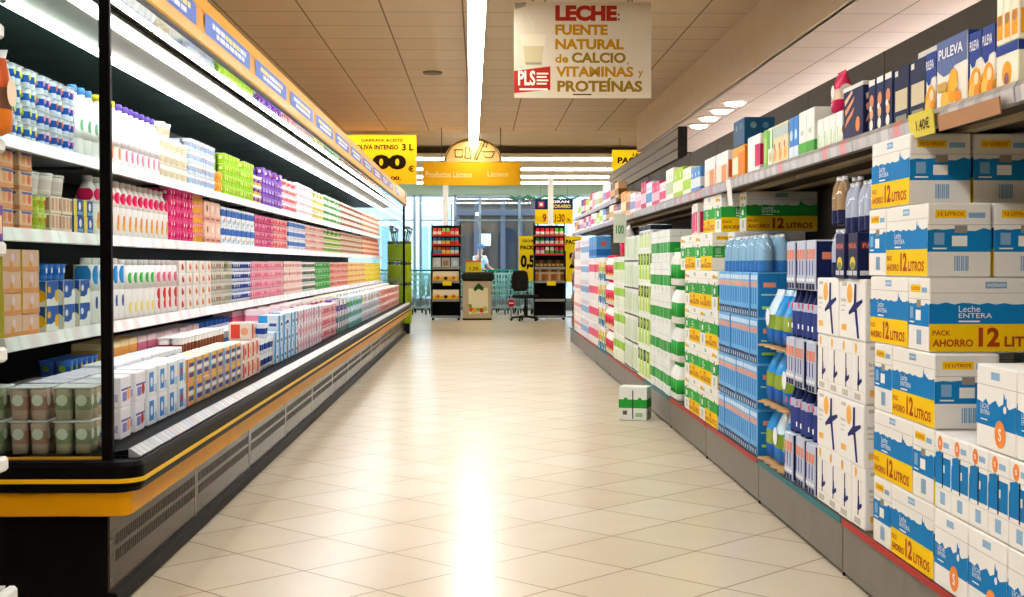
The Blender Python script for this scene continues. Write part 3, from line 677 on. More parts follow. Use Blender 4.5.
run('lower', 6.62, 7.09, P_bottle('#f2f2ee', '#f6ecec', '#d8342a', .27, .046, lz=(.5, .9), mark=[('#e0708a', .62, .2, .8), ('#c82a24', .3, .22, .7)]), 'white yogurt bottle, strawberry picture', 1, G3_, cols='bottle')
run('lower', 7.11, 7.98, P_box('#f2ece4', [('d', .5, .5, .3, '#e88a3a'), ('r', .75, .1, .97, .9, '#e6dcd4'), ('d', .62, .42, .18, '#d85a2a')], w=.145, h=.066), 'white box with orange fruit', 4, G3_)
run('lower', 8.0, 8.66, P_pack('#d8d2c4', '#a8a090', '#e6dfc8', '#ecead8', w=.125, h=.066), 'grey beige yogurt four-pack', [4, 4, 4, 3], G3_)
run('lower', 8.68, 9.36, P_pack('#e8ecf4', navy, None, '#4a6ab8', w=.13, h=.066), 'navy and white yogurt four-pack', 4, G3_)
run('lower', 9.38, 10.9, P_pack('#f0a8b8', '#e87a9a', '#f6d8de', '#f8e6ea', w=.13, h=.066), 'pale pink yogurt four-pack', 4, G3_)
run('lower', 10.92, 12.0, P_box('#f2dcd0', [('r', 0, .3, 1, .65, '#e0a8a0'), ('d', .4, .5, .2, '#c86a6a')], w=.135, h=.067), 'beige and rose dessert box', 4, G3_)
run('lower', 12.02, 13.0, P_pack('#eef0ea', '#2f6a52', '#d87a9a', '#f2f2f0', w=.125, h=.066), 'dark green and white yogurt four-pack', 4, G3_)
run('lower', 13.02, 14.3, P_pack('#5ab85a', '#2f9a44', '#f2f4e0', '#d8ecd0', w=.125, h=.066), 'green yogurt four-pack', 4, G3_)
run('lower', 14.32, 16.2, P_pack('#f0b0a0', '#e0706a', '#f4e0a0', '#f4d8d0', w=.13, h=.066), 'coral yogurt four-pack', 4, G3_)
run('lower', 16.22, 18.6, P_box('#f0cf8a', [('r', 0, .3, 1, .7, '#e0a04a'), ('d', .5, .5, .2, '#c8643a')], w=.14, h=.067), 'amber dessert box', 4, G3_)
run('lower', 18.62, 21.4, P_box('#f2e04a', [('r', 0, .2, 1, .5, '#e8cc2a'), ('d', .5, .6, .2, '#f6f2c0')], w=.14, h=.067), 'yellow dessert box', 4, G3_)
# bottom deck, front row
DW = "fridge's bottom deck"
def deck(y0, y1, p, look, lv, row=0): run(None, y0, y1, p, look, lv, G4_, z=(.5125, .5655, .6055, .6055)[row], xf=(-1.295, -1.447, -1.612, -1.765)[row], where=DW, jit=.006)
def endpack(c, band): return P_pack(c, band, '#efe9dc', '#f0ecec', w=.13, d=.13, h=.112)
for j, (c, b, nm) in enumerate((('#c8b49a', '#9aa07a', 'olive'), ('#d8b0a0', '#c08a7a', 'rosy brown'), ('#bcb496', '#8f9a72', 'sage'))):
    p = endpack(c, b)
    for k in range(2): put(p, (-1.365-j*.146, 4.53, .5135+k*.1135), PI/2, '%s yogurt four-pack, %s of its stack right behind the near end glass' % (nm, tier(k, 2)), G4_)
deck(4.62, 4.79, P_pack('#f0c8b0', '#7aa0d0', '#f4f0ea', '#ece6ee', w=.13, d=.13, h=.112), 'peach and blue yogurt four-pack', 2)
dk1 = P_box('#eeeef0', [('r', 0, .55, 1, .62, '#6a6ab0'), ('r', .1, .2, .55, .5, '#8a8ac8'), ('d', .72, .4, .2, '#f0b07a')], w=.135, d=.13, h=.112, side=[('r', .1, .2, .9, .45, '#b8b4d0')], top='#f2f0f2')
deck(4.80, 5.21, dk1, 'white and violet yogurt box', 2)
dk2 = P_box('#f0f2f4', [('r', .08, .15, .62, .85, '#3a8ad0'), ('d', .35, .5, .18, '#e6f0f8'), ('r', .66, .1, .97, .4, '#b8cfe0')], w=.135, d=.13, h=.112, top='#eef2f6', side=[('r', .1, .2, .9, .8, '#d8d0c4')])
deck(5.22, 5.90, dk2, 'white box with blue square', 2)
dk3 = P_box('#f0b45a', [('r', 0, 0, .16, 1, '#3aa0d8'), ('r', .2, .45, .95, .62, '#f4f2ec'), ('r', .24, .2, .9, .4, '#3a4a90'), ('r', .24, .66, .9, .82, '#3a4a90')], w=.15, d=.13, h=.105, top='#f4efe4')
deck(5.91, 7.25, dk3, 'orange pudding box, sky blue edge', 2)
dk4 = P_box('#efe2d4', [('r', .1, .1, .5, .9, '#d84a3a'), ('d', .7, .5, .22, '#e0a07a')], w=.13, d=.13, h=.1, top='#f2ece4')
deck(7.26, 7.88, dk4, 'cream box with red panel', [2, 2, 3])
deck(7.89, 8.42, P_pack('#e8eef6', navy, None, '#f2f4f6', w=.13, d=.13, h=.09), 'navy and white yogurt four-pack', [2, 3])
dk5 = P_box('#dceaf4', [('r', .0, 0, .45, 1, '#3a9ad8'), ('r', .5, .2, .95, .7, '#f2f4f4'), ('r', .55, .3, .9, .5, '#3a5aa8')], w=.16, d=.13, h=.1, top='#e8f0f6')
deck(8.43, 9.48, dk5, 'sky blue dessert box', [2, 3, 3])
dk6 = P_box('#f4ecee', [('r', .0, .1, .4, .9, '#e8a0b0'), ('d', .7, .5, .2, '#d8506a'), ('r', .9, 0, 1, 1, '#5a8ac8')], w=.15, d=.13, h=.1, top='#f4eef0')
deck(9.49, 10.9, dk6, 'white box with rose panel', 3)
deck(10.92, 12.1, P_pack('#f0b8c4', '#e06a8a', '#f6f0ee', '#f4e8ea', w=.13, d=.13, h=.095), 'pink yogurt four-pack', 3)
dk7 = P_box('#7a5aa0', [('r', .0, 0, .5, .5, '#3f9a4a'), ('r', .5, .5, 1, 1, '#f2efe6')], w=.14, d=.13, h=.1)
deck(12.12, 13.2, dk7, 'purple and green dessert box', [2, 3])
dk8 = P_box('#d0e4ee', [('r', 0, 0, .5, .5, '#3a8ac8'), ('r', .5, .1, 1, .6, '#5aa84a')], w=.14, d=.13, h=.1)
deck(13.22, 14.6, dk8, 'pale blue and green dessert box', [3, 2])
dk9 = P_box('#f2f0ea', [('r', 0, .1, .4, .9, '#4a9ad0'), ('r', .5, .2, .95, .6, '#e0b07a')], w=.15, d=.13, h=.1)
deck(14.62, 17.2, dk9, 'white and sky blue dessert box', [3, 2, 3])
dk10 = P_box('#f2e6dc', [('r', 0, .1, .5, .9, '#d84038'), ('d', .75, .5, .2, '#8a4a3a')], w=.15, d=.13, h=.1)
deck(17.22, 21.35, dk10, 'white and red dessert box', 3)
# rows behind
D = deck
D(4.64, 5.30, P_pack('#e8e0ea', '#9a8ac0', None, '#efe8f2', w=.135, d=.13, h=.085), 'lilac yogurt four-pack', 2, 1)
D(5.31, 5.9, P_box('#f0f0f2', [('r', .1, .2, .9, .8, '#8aa8d8')], w=.14, d=.13, h=.09, top='#f2f2f6'), 'white flat yogurt box', 2, 1)
D(5.92, 6.5, P_box('#eef2f6', [('w', .3, .7, '#4a8ad0', 4)], w=.14, d=.13, h=.09, top='#e6eef6'), 'blue-banded white box', 2, 1)
D(6.52, 7.6, P_pack('#f4f0ea', '#8a4a34', None, '#f2f2ee', w=.135, d=.13, h=.11, low='#6aa84a'), 'brown and green cup four-pack', 2, 1)
D(7.62, 8.6, P_box('#f2eef0', [('r', 0, .2, 1, .6, '#6aa0d8')], w=.15, d=.13, h=.1, top='#f0f4f8'), 'white wide yogurt box', 2, 1)
D(8.62, 10.4, P_box('#f6e8ec', [('r', 0, .2, 1, .6, '#e890a8')], w=.16, d=.13, h=.09, top='#f4dde2'), 'rose wide yogurt box', [2, 2, 3], 1)
D(10.42, 12.4, P_pack('#f2e6e0', '#c05a70', None, '#f4ecea', w=.14, d=.13, h=.09), 'crimson cup four-pack', [3, 2], 1)
D(12.42, 15.0, P_box('#f2f0e4', [('r', 0, .2, 1, .6, '#e0b85a')], w=.16, d=.13, h=.09, top='#f2ead6'), 'cream wide dessert box', [2, 3], 1)
D(15.02, 18.0, P_box('#eef0f2', [('r', 0, .2, 1, .6, '#5a9ad0')], w=.17, d=.13, h=.09, top='#eef2f4'), 'pale wide dessert box', [3, 2], 1)
D(18.02, 21.3, P_box('#f2e2dc', [('r', 0, .2, 1, .6, '#d05048')], w=.17, d=.13, h=.09, top='#f2e6e2'), 'red-banded wide dessert box', 3, 1)
D(4.63, 5.25, P_box('#e9def0', [('r', .1, .2, .9, .7, '#a88ac8')], w=.15, d=.13, h=.1, top='#ece2f2'), 'pale violet yogurt box', 1, 2)
D(5.27, 5.7, P_pack('#3a70c8', '#2a58b0', '#e8b84a', '#3f78d0', w=.13, d=.13, h=.08), 'royal blue yogurt four-pack', 2, 2)
D(5.72, 6.3, P_box('#f0d8a0', [('r', 0, .2, 1, .7, '#e09a4a')], w=.14, d=.13, h=.1, top='#f0c070'), 'amber flat yogurt box', 2, 2)
D(6.32, 7.7, P_box('#f2d8dc', [('r', 0, .2, 1, .7, '#d0708a')], w=.15, d=.13, h=.1, top='#f0e4e8'), 'pink-topped flat box', 2, 2)
D(7.72, 8.7, P_tub('#3a5ab0', '#e8ecf4', '#2f6fc4', .062, .1), 'blue lidded tub', 2, 2)
D(8.72, 11.2, P_box('#f0c8d0', [('r', 0, .2, 1, .7, '#d85a7a')], w=.17, d=.13, h=.115, top='#f4dadf'), 'pink wide dessert box', 2, 2)
D(11.22, 14, P_tub('#f2efe8', '#c8a0a8', '#f4f2ec', .062, .1), 'white lidded tub', 2, 2)
D(14.02, 21.3, P_box('#f0ead8', [('r', 0, .2, 1, .7, '#d8a85a')], w=.18, d=.13, h=.115, top='#efe8d4'), 'straw wide dessert box', [2, 1], 2)
# ------------------------------------------------------------------ stock of the right-hand shelving
def P_case(col, w=.40, d=.192, h=.2225, small=False):
    base = '#ece8df'; mb = MB(); mb.box(-w/2, w/2, -d/2, d/2, 0, h, mat(base, .55), .004)
    mc, my, mr, mw, mg = mat(col, .5), mat('#f0c40f', .5), mat('#a8421c', .5), mat('#f2efe8', .5), mat('#b7b1a6', .6)
    lc = mat('#7fa6c6' if col[1] < '8' and col != '#2f9a3c' else '#7ab08a', .5)
    F = faces(w, d, h)
    for k in ('front', 'back'):
        f = F[k]; mb.rect(f, .0, .795, 1, .803, mg); mb.rect(f, .42, .86, .58, .95, lc)
        mb.text(f, 'HACENDADO', .43, .885, .57, .925, mat('#e8eef2', .5), .02, .0014)
        mb.wavy(f, .385, .66, mc, 7, .05, n=16); mb.poly(f, [(.74, .65), (.76, .80), (.775, .70), (.80, .72), (.82, .64)], mc, .0007)
        mb.text(f, 'Leche', .22, .545, .38, .63, mw, .0, .0014); mb.text(f, 'ENTERA', .22, .465, .47, .53, mw, .0, .0014)
        mb.rect(f, .22, .41, .38, .43, mw, .001)
        mb.rect(f, .0, .02, 1, .385, my, .0008)
        mb.text(f, 'PACK', .025, .23, .16, .30, mr, .02, .0014); mb.text(f, 'AHORRO', .025, .08, .33, .18, mr, .03, .0014)
        mb.text(f, '12', .37, .08, .53, .34, mr, .04, .0014); mb.text(f, 'LITROS', .565, .08, .93, .22, mr, .03, .0014)
    for k in ('right', 'left'):
        f = F[k]; mb.rect(f, .0, .705, 1, .713, mg); mb.rect(f, .12, .80, .60, .905, my); mb.text(f, '12 LITROS', .16, .83, .56, .875, mr, .02, .0014)
        mb.rect(f, .64, .80, .90, .87, lc); mb.wavy(f, .345, .64, mc, 3, .05, n=8)
        mb.rect(f, .42, .60, .62, .70, mat('#8f887b', .6), .0011); mb.rect(f, .38, .42, .62, .56, mw, .0012); mb.rect(f, .10, .44, .26, .60, lc, .0012)
        mb.rect(f, .08, .38, .3, .40, mw, .0012)
        for i in range(7): mb.rect(f, .42+i*.034, .09, .44+i*.034+.008*(i % 2), .29, lc, .0008)
    t = F['top']; mb.rect(t, .0, .495, 1, .505, mg)
    return Proto('milk_case', 'milk case', w, d, h, mb.mesh('milk_case'))
BLU, GRN = '#1576b4', '#2f9a3c'
cb, cg = P_case(BLU), P_case(GRN)
XF = 1.335; Z0 = .2145; HH = .2238
GR = 'blue and white milk cases in the nearest stack'
def case(p, y0, row, turned, what, g, xf=XF, z=None):
    """y0: the edge nearest the camera; turned = long side faces the camera"""
    dy = p.d if turned else p.w; dx = p.w if turned else p.d
    put(p, (xf+dx/2, y0+dy/2, (Z0 if z is None else z)+row*HH), 0 if turned else -PI/2, what, g)
    return y0+dy+.004
rows = ['bottom row', 'second row from the floor', 'third row from the floor', 'fourth row from the floor', 'fifth row from the floor', 'topmost row']
def along(row, y, seq):
    for k, t in enumerate(seq):
        side = 'end' if t else 'long side'
        lab = 'blue twelve-litre milk case, %s to the aisle, %s, %s case' % (side, rows[row], ('nearest', 'next', 'third')[k])
        y = case(cb, y, row, t, lab, GR)
along(5, 4.11, [0]); along(4, 3.94, [0, 1]); along(3, 3.92, [1, 0]); along(2, 3.868, [0, 1]); along(1, 3.868, [1, 0]); along(0, 3.868, [0, 1])
for r, y in ((5, 4.11), (4, 3.94)):
    put(cb, (XF+.196+.096+.004, y+.2, Z0+r*HH), -PI/2, 'blue twelve-litre milk case behind the front one, %s' % rows[r], GR)
for r in (2, 1, 0):
    put(cb, (XF+.401+.096, 4.09, Z0+r*HH), -PI/2, 'blue twelve-litre milk case at the back of the shelf, %s' % rows[r], GR)
put(cb, (XF+.401+.096, 4.13, Z0+3*HH), -PI/2, 'blue twelve-litre milk case at the back of the shelf, %s' % rows[3], GR)
put(cb, (XF+.401+.096, 4.15, Z0+4*HH), -PI/2, 'blue twelve-litre milk case at the back of the shelf, %s' % rows[4], GR)

def P_six(w, narrow, d=.19, h=.221):
    """six-pack of milk: blue band, orange disc"""
    mb = MB(); mb.box(-w/2, w/2, -d/2, d/2, 0, h, mat('#f1eee7', .5), .004)
    mc, mo, mw, mg, lc = mat(BLU, .5), mat('#e8863a', .5), mat('#f4f2ec', .5), mat('#b9b4aa', .6), mat('#8fb2cf', .5)
    F = faces(w, d, h); f = F['front']
    mb.rect(f, 0, .76, 1, .768, mg)
    if narrow:
        mb.disc(f, .32, .87, .020, mo, k=1.1); mb.text(f, 'S', .27, .845, .37, .90, mw, .02, .0014); mb.rect(f, .52, .83, .85, .9, lc); mb.rect(f, .04, .34, .96, .70, mc); mb.wavy(f, .55, .70, mc, 5, .12, u0=.04, u1=.45, n=4, off=.0008)
        mb.rect(f, .46, .30, .53, .76, mat('#2a2622', .8), .0011); mb.rect(f, .0, .28, 1, .285, mg); mb.rect(f, .54, .5, .62, .6, mw, .0012)
        mb.rect(f, .35, .08, .65, .24, lc)
    else:
        mb.rect(f, .38, .84, .60, .93, lc); mb.wavy(f, .28, .56, mc, 9, .08, n=12); mb.poly(f, [(.68, .5), (.70, .72), (.74, .64), (.77, .66), (.78, .5)], mc, .0007)
        mb.text(f, 'LECHE', .12, .48, .34, .54, mw, .0, .0014); mb.text(f, 'ENTERA', .12, .41, .36, .465, mw, .0, .0014); mb.rect(f, .12, .34, .3, .355, mw, .0012)
        mb.disc(f, .62, .22, .036, mo, off=.0014); mb.text(f, 'S', .585, .14, .655, .29, mw, .02, .0019)
        mb.disc(f, .735, .52, .010, mw, off=.0013)
    for k in ('left', 'right', 'back'): mb.wavy(F[k], .3, .6, mc, 4, .06, n=6); mb.rect(F[k], .0, .76, 1, .768, mg)
    t = F['top']; mb.rect(t, .0, .49, 1, .5, mg); mb.rect(t, .35, .62, .65, .72, lc)
    return Proto('milk_six_pack', 'milk six-pack', w, d, h, mb.mesh('milk_six_pack'))
wide, nar = P_six(.266, False), P_six(.134, True)
G6 = 'orange-disc milk six-packs nearest the camera'
for i, y in enumerate((3.86-.268, 3.86-.54, 3.86-.81)):
    put(wide, (XF+.095, y+.133, Z0), -PI/2, 'wide milk six-pack with orange disc, %s of its bottom row from the case stack' % ordw(i), G6)
    put(wide, (XF+.30, y+.133, Z0), -PI/2, 'wide milk six-pack at the back, %s of its bottom row from the case stack' % ordw(i), G6)
for i in range(6):
    put(nar, (XF+.095, 3.86-.0685-i*.137, Z0+HH), -PI/2, 'narrow milk six-pack end, %s from the case stack, on the wide six-packs' % ordw(i), G6)
    if i < 5: put(nar, (XF+.30, 3.86-.0685-i*.137, Z0+HH), -PI/2, 'narrow milk six-pack behind the front row, %s from the case stack' % ordw(i), G6)
for i in range(2): put(wide, (XF+.098, 3.545-.133-i*.27, Z0+2*HH), -PI/2, 'wide milk six-pack with orange disc, %s one on top of the narrow six-packs' % ordw(i), G6, (0, 0))

def rrun(y0, y1, p, look, levels, group, z=Z0, xf=XF, where='tall shelving', gap=.004, dx=0, cols='stack'):
    run(None, y0, y1, p, look, levels, group, gap=gap, dx=dx, z=z, xf=xf, where=where, side=-1, jit=.008, cols=cols)
# white packs with a blue dancing figure
def P_dancer(w, narrow, h=.219, d=.19):
    mb = MB(); mb.box(-w/2, w/2, -d/2, d/2, 0, h, mat('#f2efe8', .5), .004); F = faces(w, d, h)
    mn, mo, mg, mk = mat('#232c66', .5), mat('#f2b65a', .5), mat('#c9c2b4', .6), mat('#4a4640', .8)
    for k in ('front', 'left', 'right'):
        f = F[k]
        if narrow and k == 'front':
            mb.disc(f, .3, .88, .016, mo, k=1.2); mb.rect(f, 0, .77, 1, .775, mg); mb.rect(f, .46, .2, .54, .76, mk); mb.rect(f, 0, .2, 1, .205, mg)
            mb.poly(f, [(.44, .3), (.5, .26), (.8, .36), (.78, .42), (.62, .38), (.58, .52), (.5, .52)], mn, .0011); mb.rect(f, .2, .05, .7, .15, mg)
        else:
            mb.disc(f, .42, .76, .036, mo, k=1.0)
            mb.poly(f, [(.60, .92), (.68, .92), (.68, .62), (.90, .68), (.92, .63), (.70, .52), (.80, .04), (.72, .04), (.62, .46), (.56, .46), (.40, .40), (.38, .45), (.58, .60)], mn, .0009)
            mb.text(f, 'leche', .08, .62, .28, .68, mat('#8a8478', .5), .0, .001); mb.rect(f, .08, .54, .26, .56, mg); mb.rect(f, .08, .46, .22, .48, mg); mb.rect(f, .1, .88, .3, .94, mg)
            mb.rect(f, .1, .14, .3, .24, mo, .0007)
    mb.rect(F['top'], 0, .49, 1, .5, mg)
    return Proto('milk_multipack', 'milk multipack', w, d, h, mb.mesh('milk_multipack'))
dw, dn = P_dancer(.322, False), P_dancer(.161, True)
GD = 'white packs with a dark blue figure'
for r in range(4):
    rrun(4.59, 5.245, dn if r % 2 == 0 else dw, 'white milk pack, blue figure', 1, GD, z=Z0+r*.2205, where=('bottom row', 'second row', 'third row', 'top row')[r]+' of its stack', cols='pack')
# navy packs
def P_navy(kind, w=.138, h=.205, d=.19):
    mb = MB(); F = faces(w, d, h); nv, sl, wh = '#1c2550', '#e0876a', '#dfe2ea'
    if kind == 'carton':
        n = 3
        for i in range(n): mb.box(-w/2+i*w/n+.001, -w/2+(i+1)*w/n-.001, -d/2, d/2, 0, h, mat('#c3cbdc', .3), .004)
        f = F['front']
        for i in range(n):
            a, b = i/n+.03, (i+1)/n-.03
            mb.rect(f, a, .62, b, .82, mat(sl, .4)); mb.rect(f, a, .3, a+.12, .6, mat('#4a5a9a', .4)); mb.rect(f, a, .18, b, .24, mat('#f2f2f2', .4)); mb.rect(f, a, .02, b, .14, mat(nv, .4))
        for k in ('left', 'right'): mb.rect(F[k], .03, .03, .97, .97, mat(nv, .3)); mb.rect(F[k], .15, .62, .85, .76, mat(sl, .4), .001); mb.disc(F[k], .5, .32, .026, mat('#e4c648', .4), .001, k=.8)
    else:
        n = 2
        for i in range(n):
            cx = -w/2+(i+.5)*w/n
            for yy in (-d/4, d/4): mb.lathe([(w/n*.40, 0), (w/n*.44, .01), (w/n*.44, h*.55), (w/n*.40, h*.72), (w/n*.2, h*.9), (w/n*.2, h)], mat('#2a3778', .25), (cx, yy, 0), 12, mats=[mat(nv, .3), mat('#3a488a', .25), mat('#b9c2d8', .25), mat('#232c5c', .3), mat(nv, .3)])
            mb.disc(Face((cx-w/n/2, -d/2, 0), (1,0,0), (0,0,1), (0,-1,0), w/n, h), .5, .68, .014, mat('#c83a4a', .4), .0)
            mb.rect(Face((cx-w/n/2, -d/2, 0), (1,0,0), (0,0,1), (0,-1,0), w/n, h), .3, .2, .6, .3, mat('#f2f2f2', .4), .0)
    return Proto('milk_multipack', 'milk multipack', w, d, h, mb.mesh('milk_multipack'))
nc, nb = P_navy('carton'), P_navy('bottle')
GN = 'navy milk packs'
for r in range(5):
    rrun(5.255, 5.81, nb if r % 2 else nc, 'navy bottle pack in clear film' if r % 2 else 'navy and salmon carton pack', 1, GN, z=Z0+r*.2065, where=('bottom row', 'second row', 'third row', 'fourth row', 'top row')[r]+' of its stack', cols='pack')
def P_pascual(w=.15, d=.12, h=.165):
    mb = MB(); mb.box(-w/2, w/2, -d/2, d/2, 0, h, mat('#1e2448', .35), .004); F = faces(w, d, h)
    for k in ('front', 'right', 'left'):
        f = F[k]; mb.rect(f, .08, .64, .92, .80, mat('#6a3038', .4)); mb.text(f, 'PASCUAL', .12, .67, .88, .77, mat('#e08a6a', .4), .02, .0014)
        mb.disc(f, .5, .34, .034, mat('#e0c23c', .4), .0008, k=.7); mb.disc(f, .5, .29, .026, mat('#7a8a4a', .4), .0012, k=.5); mb.rect(f, .06, .08, .46, .18, mat('#c9ccd4', .4)); mb.rect(f, .54, .08, .94, .18, mat('#c9ccd4', .4))
    return Proto('navy_carton_box', 'carton box', w, d, h, mb.mesh('navy_carton_box'))
pas = P_pascual()
zt = Z0+4*.2205
k = 0
for (x, y, z) in ((1.40, 4.70, zt), (1.56, 4.70, zt), (1.40, 4.87, zt), (1.56, 4.87, zt), (1.56, 5.04, zt), (1.60, 4.70, zt+.167)):
    put(pas, (x, y, z), -PI/2 if k % 2 else 0, 'navy carton box with salmon lettering, %s of those above the blue-figure packs' % ordw(k), 'navy carton boxes'); k += 1
film = glass('clear_film', '#f4f6f8')
def P_filmpack(cs, h=.19, w=.15, d=.12, name='film_wrapped_bottles', low='#1c2550'):
    mb = MB(); mm = mat(cs, .25)
    for i in range(2):
        for j in range(2):
            cx, cy = -w/4+i*w/2, -d/4+j*d/2; r = min(w, d)*.235
            mb.lathe([(r*.95, 0), (r, .008), (r, h*.3), (r, h*.62), (r*.8, h*.78), (r*.4, h*.9), (r*.42, h*.97)], mm, (cx, cy, 0), 12, mats=[mat(low, .3), mat(low, .3), mm, mm, mm, mat('#e6e8ee', .3)])
    fm = MB(); rings = [superring(0, 0, z*h, w/2*a+.003, d/2*a+.003, 16, .5) for z, a in ((.0, 1), (.5, 1.01), (.8, .97), (.98, .8), (1.02, .5))]; fm.loft(rings, film, close=False)
    return Proto(name, 'bottle pack', w+.006, d+.006, h*1.02, mb.mesh(name), [('clear_wrap', fm.mesh('clear_wrap'))])
fp = P_filmpack('#b08c64')
fp2 = P_filmpack('#c3c8d8', low='#27305e')
put(fp, (1.42, 5.15, zt+.004), -PI/2, 'film-wrapped brown bottles standing beside the navy carton boxes', 'film-wrapped bottle packs') if False else None
put(fp2, (1.42, 4.72, zt+.168), -PI/2, 'film-wrapped pale bottles on top of the navy carton boxes', 'film-wrapped bottle packs')
put(fp2, (1.42, 4.89, zt+.168), -PI/2, 'second film-wrapped pale bottles on top of the navy carton boxes', 'film-wrapped bottle packs')
put(fp2, (1.42, 5.08, zt+.003), -PI/2, 'film-wrapped pale bottles next to the navy carton boxes, under the brown ones', 'film-wrapped bottle packs')
put(fp, (1.42, 5.08, zt+.203), -PI/2, 'film-wrapped brown bottles right under the top shelf', 'film-wrapped bottle packs')
# milk bags on cardboard trays
def P_tray(w=.53, d=.2):
    mb = MB(); n = 14; top = []
    r = random.Random(3)
    ring0 = [(-w/2+w*i/n, -d/2-.012*math.sin(i*1.7)-.008) for i in range(n+1)]+[(w/2, d/2), (-w/2, d/2)]
    mb.prism(ring0, 2, 0, .006, mat('#c39b6c', .7)); return Proto('cardboard_tray', 'tray', w, d, .006, mb.mesh('cardboard_tray'))
def bagbm():
    p = P_bag('#2a8ad0', '#1f5fb8', '#bfe0f0', .165, .13, .262, mid='#8aa03a')
    return p
tr = P_tray(); bg_ = bagbm(); bg2 = P_bag('#cfe6f4', '#1f6fc0', '#e8f2f8', .165, .13, .262, mid='#7f9a34', blob='#f4f6f8')
for r in range(3):
    z = Z0+.002+r*.272
    put(tr, (XF+.115, 6.10, z), -PI/2, 'brown cardboard tray under the %s row of blue milk bags' % ('bottom', 'middle', 'top')[r], 'cardboard trays between the milk bags')
    for i in range(3):
        put((bg_, bg2, bg_)[(i+r) % 3], (XF+.095, 6.10+(i-1)*.174, z+.0075), -PI/2, 'blue milk bag with green meadow band, %s row, %s from the near end' % (('bottom', 'middle', 'top')[r], ordw(i)), 'milk bags on cardboard trays')
# sky blue carton packs
def P_sky(w=.165, d=.20, h=.222):
    mb = MB(); n = 3; F = faces(w, d, h)
    for i in range(n): mb.box(-w/2+i*w/n+.001, -w/2+(i+1)*w/n-.001, -d/2, d/2, 0, h, mat('#6fb2e0', .35), .004)
    f = F['front']
    for i in range(n):
        a, b = i/n+.02, (i+1)/n-.02
        mb.rect(f, a, .3, b-.12, .66, mat('#2f7ec8', .4)); mb.rect(f, a, .68, b, .80, mat('#dfa08c', .4)); mb.rect(f, a, .02, b, .2, mat('#1b2a58', .4)); mb.rect(f, a+.08, .04, b-.1, .14, mat('#cfe0f0', .4), .001); mb.rect(f, a, .84, b, .94, mat('#cfe6f6', .4))
    for k in ('left', 'right'):
        g = F[k]; mb.rect(g, .02, .02, .98, .98, mat('#2277b8', .35)); mb.rect(g, .15, .68, .45, .78, mat('#e08a6a', .4), .001); mb.rect(g, .1, .5, .5, .53, mat('#9fd0a0', .4), .001); mb.rect(g, .12, .2, .45, .26, mat('#a8d84a', .4), .001); mb.rect(g, .5, .02, .51, .98, mat('#155a90', .4), .001)
    return Proto('milk_multipack', 'milk multipack', w, d, h, mb.mesh('milk_multipack'))
sk = P_sky()
for r in range(4): rrun(6.40, 7.42, sk, 'sky blue carton pack', 1, 'sky blue carton packs', z=Z0+r*.2235, where=('bottom row', 'second row', 'third row', 'top row')[r]+' of its stack', cols='pack')
fp3 = P_filmpack('#9cc8e2', h=.19, w=.19, d=.16, low='#3f86cc')
for i in range(5): put(fp3, (XF+.10, 6.50+i*.1985, Z0+4*.2235+.002), -PI/2, 'film-wrapped pale blue bottles, %s along the top of the sky blue packs' % ordw(i), 'film-wrapped bottles above the sky blue packs')
# green twelve-litre cases
GG = 'green and yellow milk cases'
def gcase(p, x, y, z, t, lab): put(p, (x, y, z), 0 if t else -PI/2, lab, GG)
gcase(cg, 1.486+.20, 7.40+.096, Z0+4*.2235+.2245, True, 'green twelve-litre milk case, long side to the camera, above the sky blue packs')
gcase(cg, 1.40+.02+.20, 7.40+.096, Z0+4*.2235, True, 'green twelve-litre milk case carrying the one with its long side to the camera')
for r in range(6):
    y = 7.62 if r > 3 else 7.44; k = 0
    pat = [(0, 1, 0, 1), (1, 0, 0, 1)][r % 2]
    for t in pat:
        L = cg.d if t else cg.w
        if y+L > 8.96: break
        x = XF+(cg.w/2 if t else cg.d/2)+(.05 if r == 5 else 0)
        if not (r == 5 and y > 8.1): gcase(cg, x, y+L/2, Z0+r*HH, bool(t), 'green twelve-litre milk case, %s, %s from the sky blue packs' % (rows[r], ordw(k)))
        y += L+.004; k += 1
pinkm = P_box('#efe6dc', [('r', .06, .08, .46, .74, '#c8245a'), ('r', .54, .08, .94, .74, '#c8245a'), ('r', .3, .02, .8, .12, '#e0c8a8'), ('r', .25, .82, .7, .92, '#d8cfc4')], w=.25, d=.17, h=.2, name='drink_multipack', cat='drink multipack')
for i in range(2): put(pinkm, (XF+.16, 8.44+i*.27, Z0+5*HH), -.0 if i == 0 else -PI/2, '%s magenta and white drink multipack on top of the green cases' % ordw(i), 'magenta drink multipacks')
# bottles and cartons further along
gb = P_box('#eef0e8', [('r', 0, .3, 1, .62, '#2f9a3c'), ('r', .46, .05, .5, .95, '#d8dccf'), ('d', .25, .2, .07, '#b8c8b0'), ('r', .1, .78, .9, .8, '#c8c8bc')], w=.2, d=.17, h=.235, name='milk_multipack', cat='milk multipack')
wb = P_bottle('#2f9a3c', '#2f9a3c', None, .255, .052, '#f1f1ea', 'milk_bottle', 'milk bottle', lz=(.18, .56))
for r in range(4): rrun(8.985, 9.33, wb, 'white milk bottle, green label', 1, 'green-label milk bottles', z=Z0+.002+r*.262, where=('bottom row', 'second row', 'third row', 'top row')[r]+' of its stack', cols='bottle')
rrun(9.34, 10.4, gb, 'green-banded white milk pack', 5, 'green-banded milk packs', where='beside green-label bottles')
def simple(base, spec, w, h, d=.17, nm='milk_multipack'): return P_box(base, spec, w=w, d=d, h=h, name=nm, cat=nm.replace('_', ' '))
calc = simple('#eef2e4', [('r', 0, .55, .5, .9, '#1c2430'), ('r', .5, .1, 1, .9, '#b6d84a'), ('r', .05, .1, .45, .4, '#d8e6b0'), ('t', 'P', .14, .62, .34, .82, '#f2f2f2')], .19, .26)
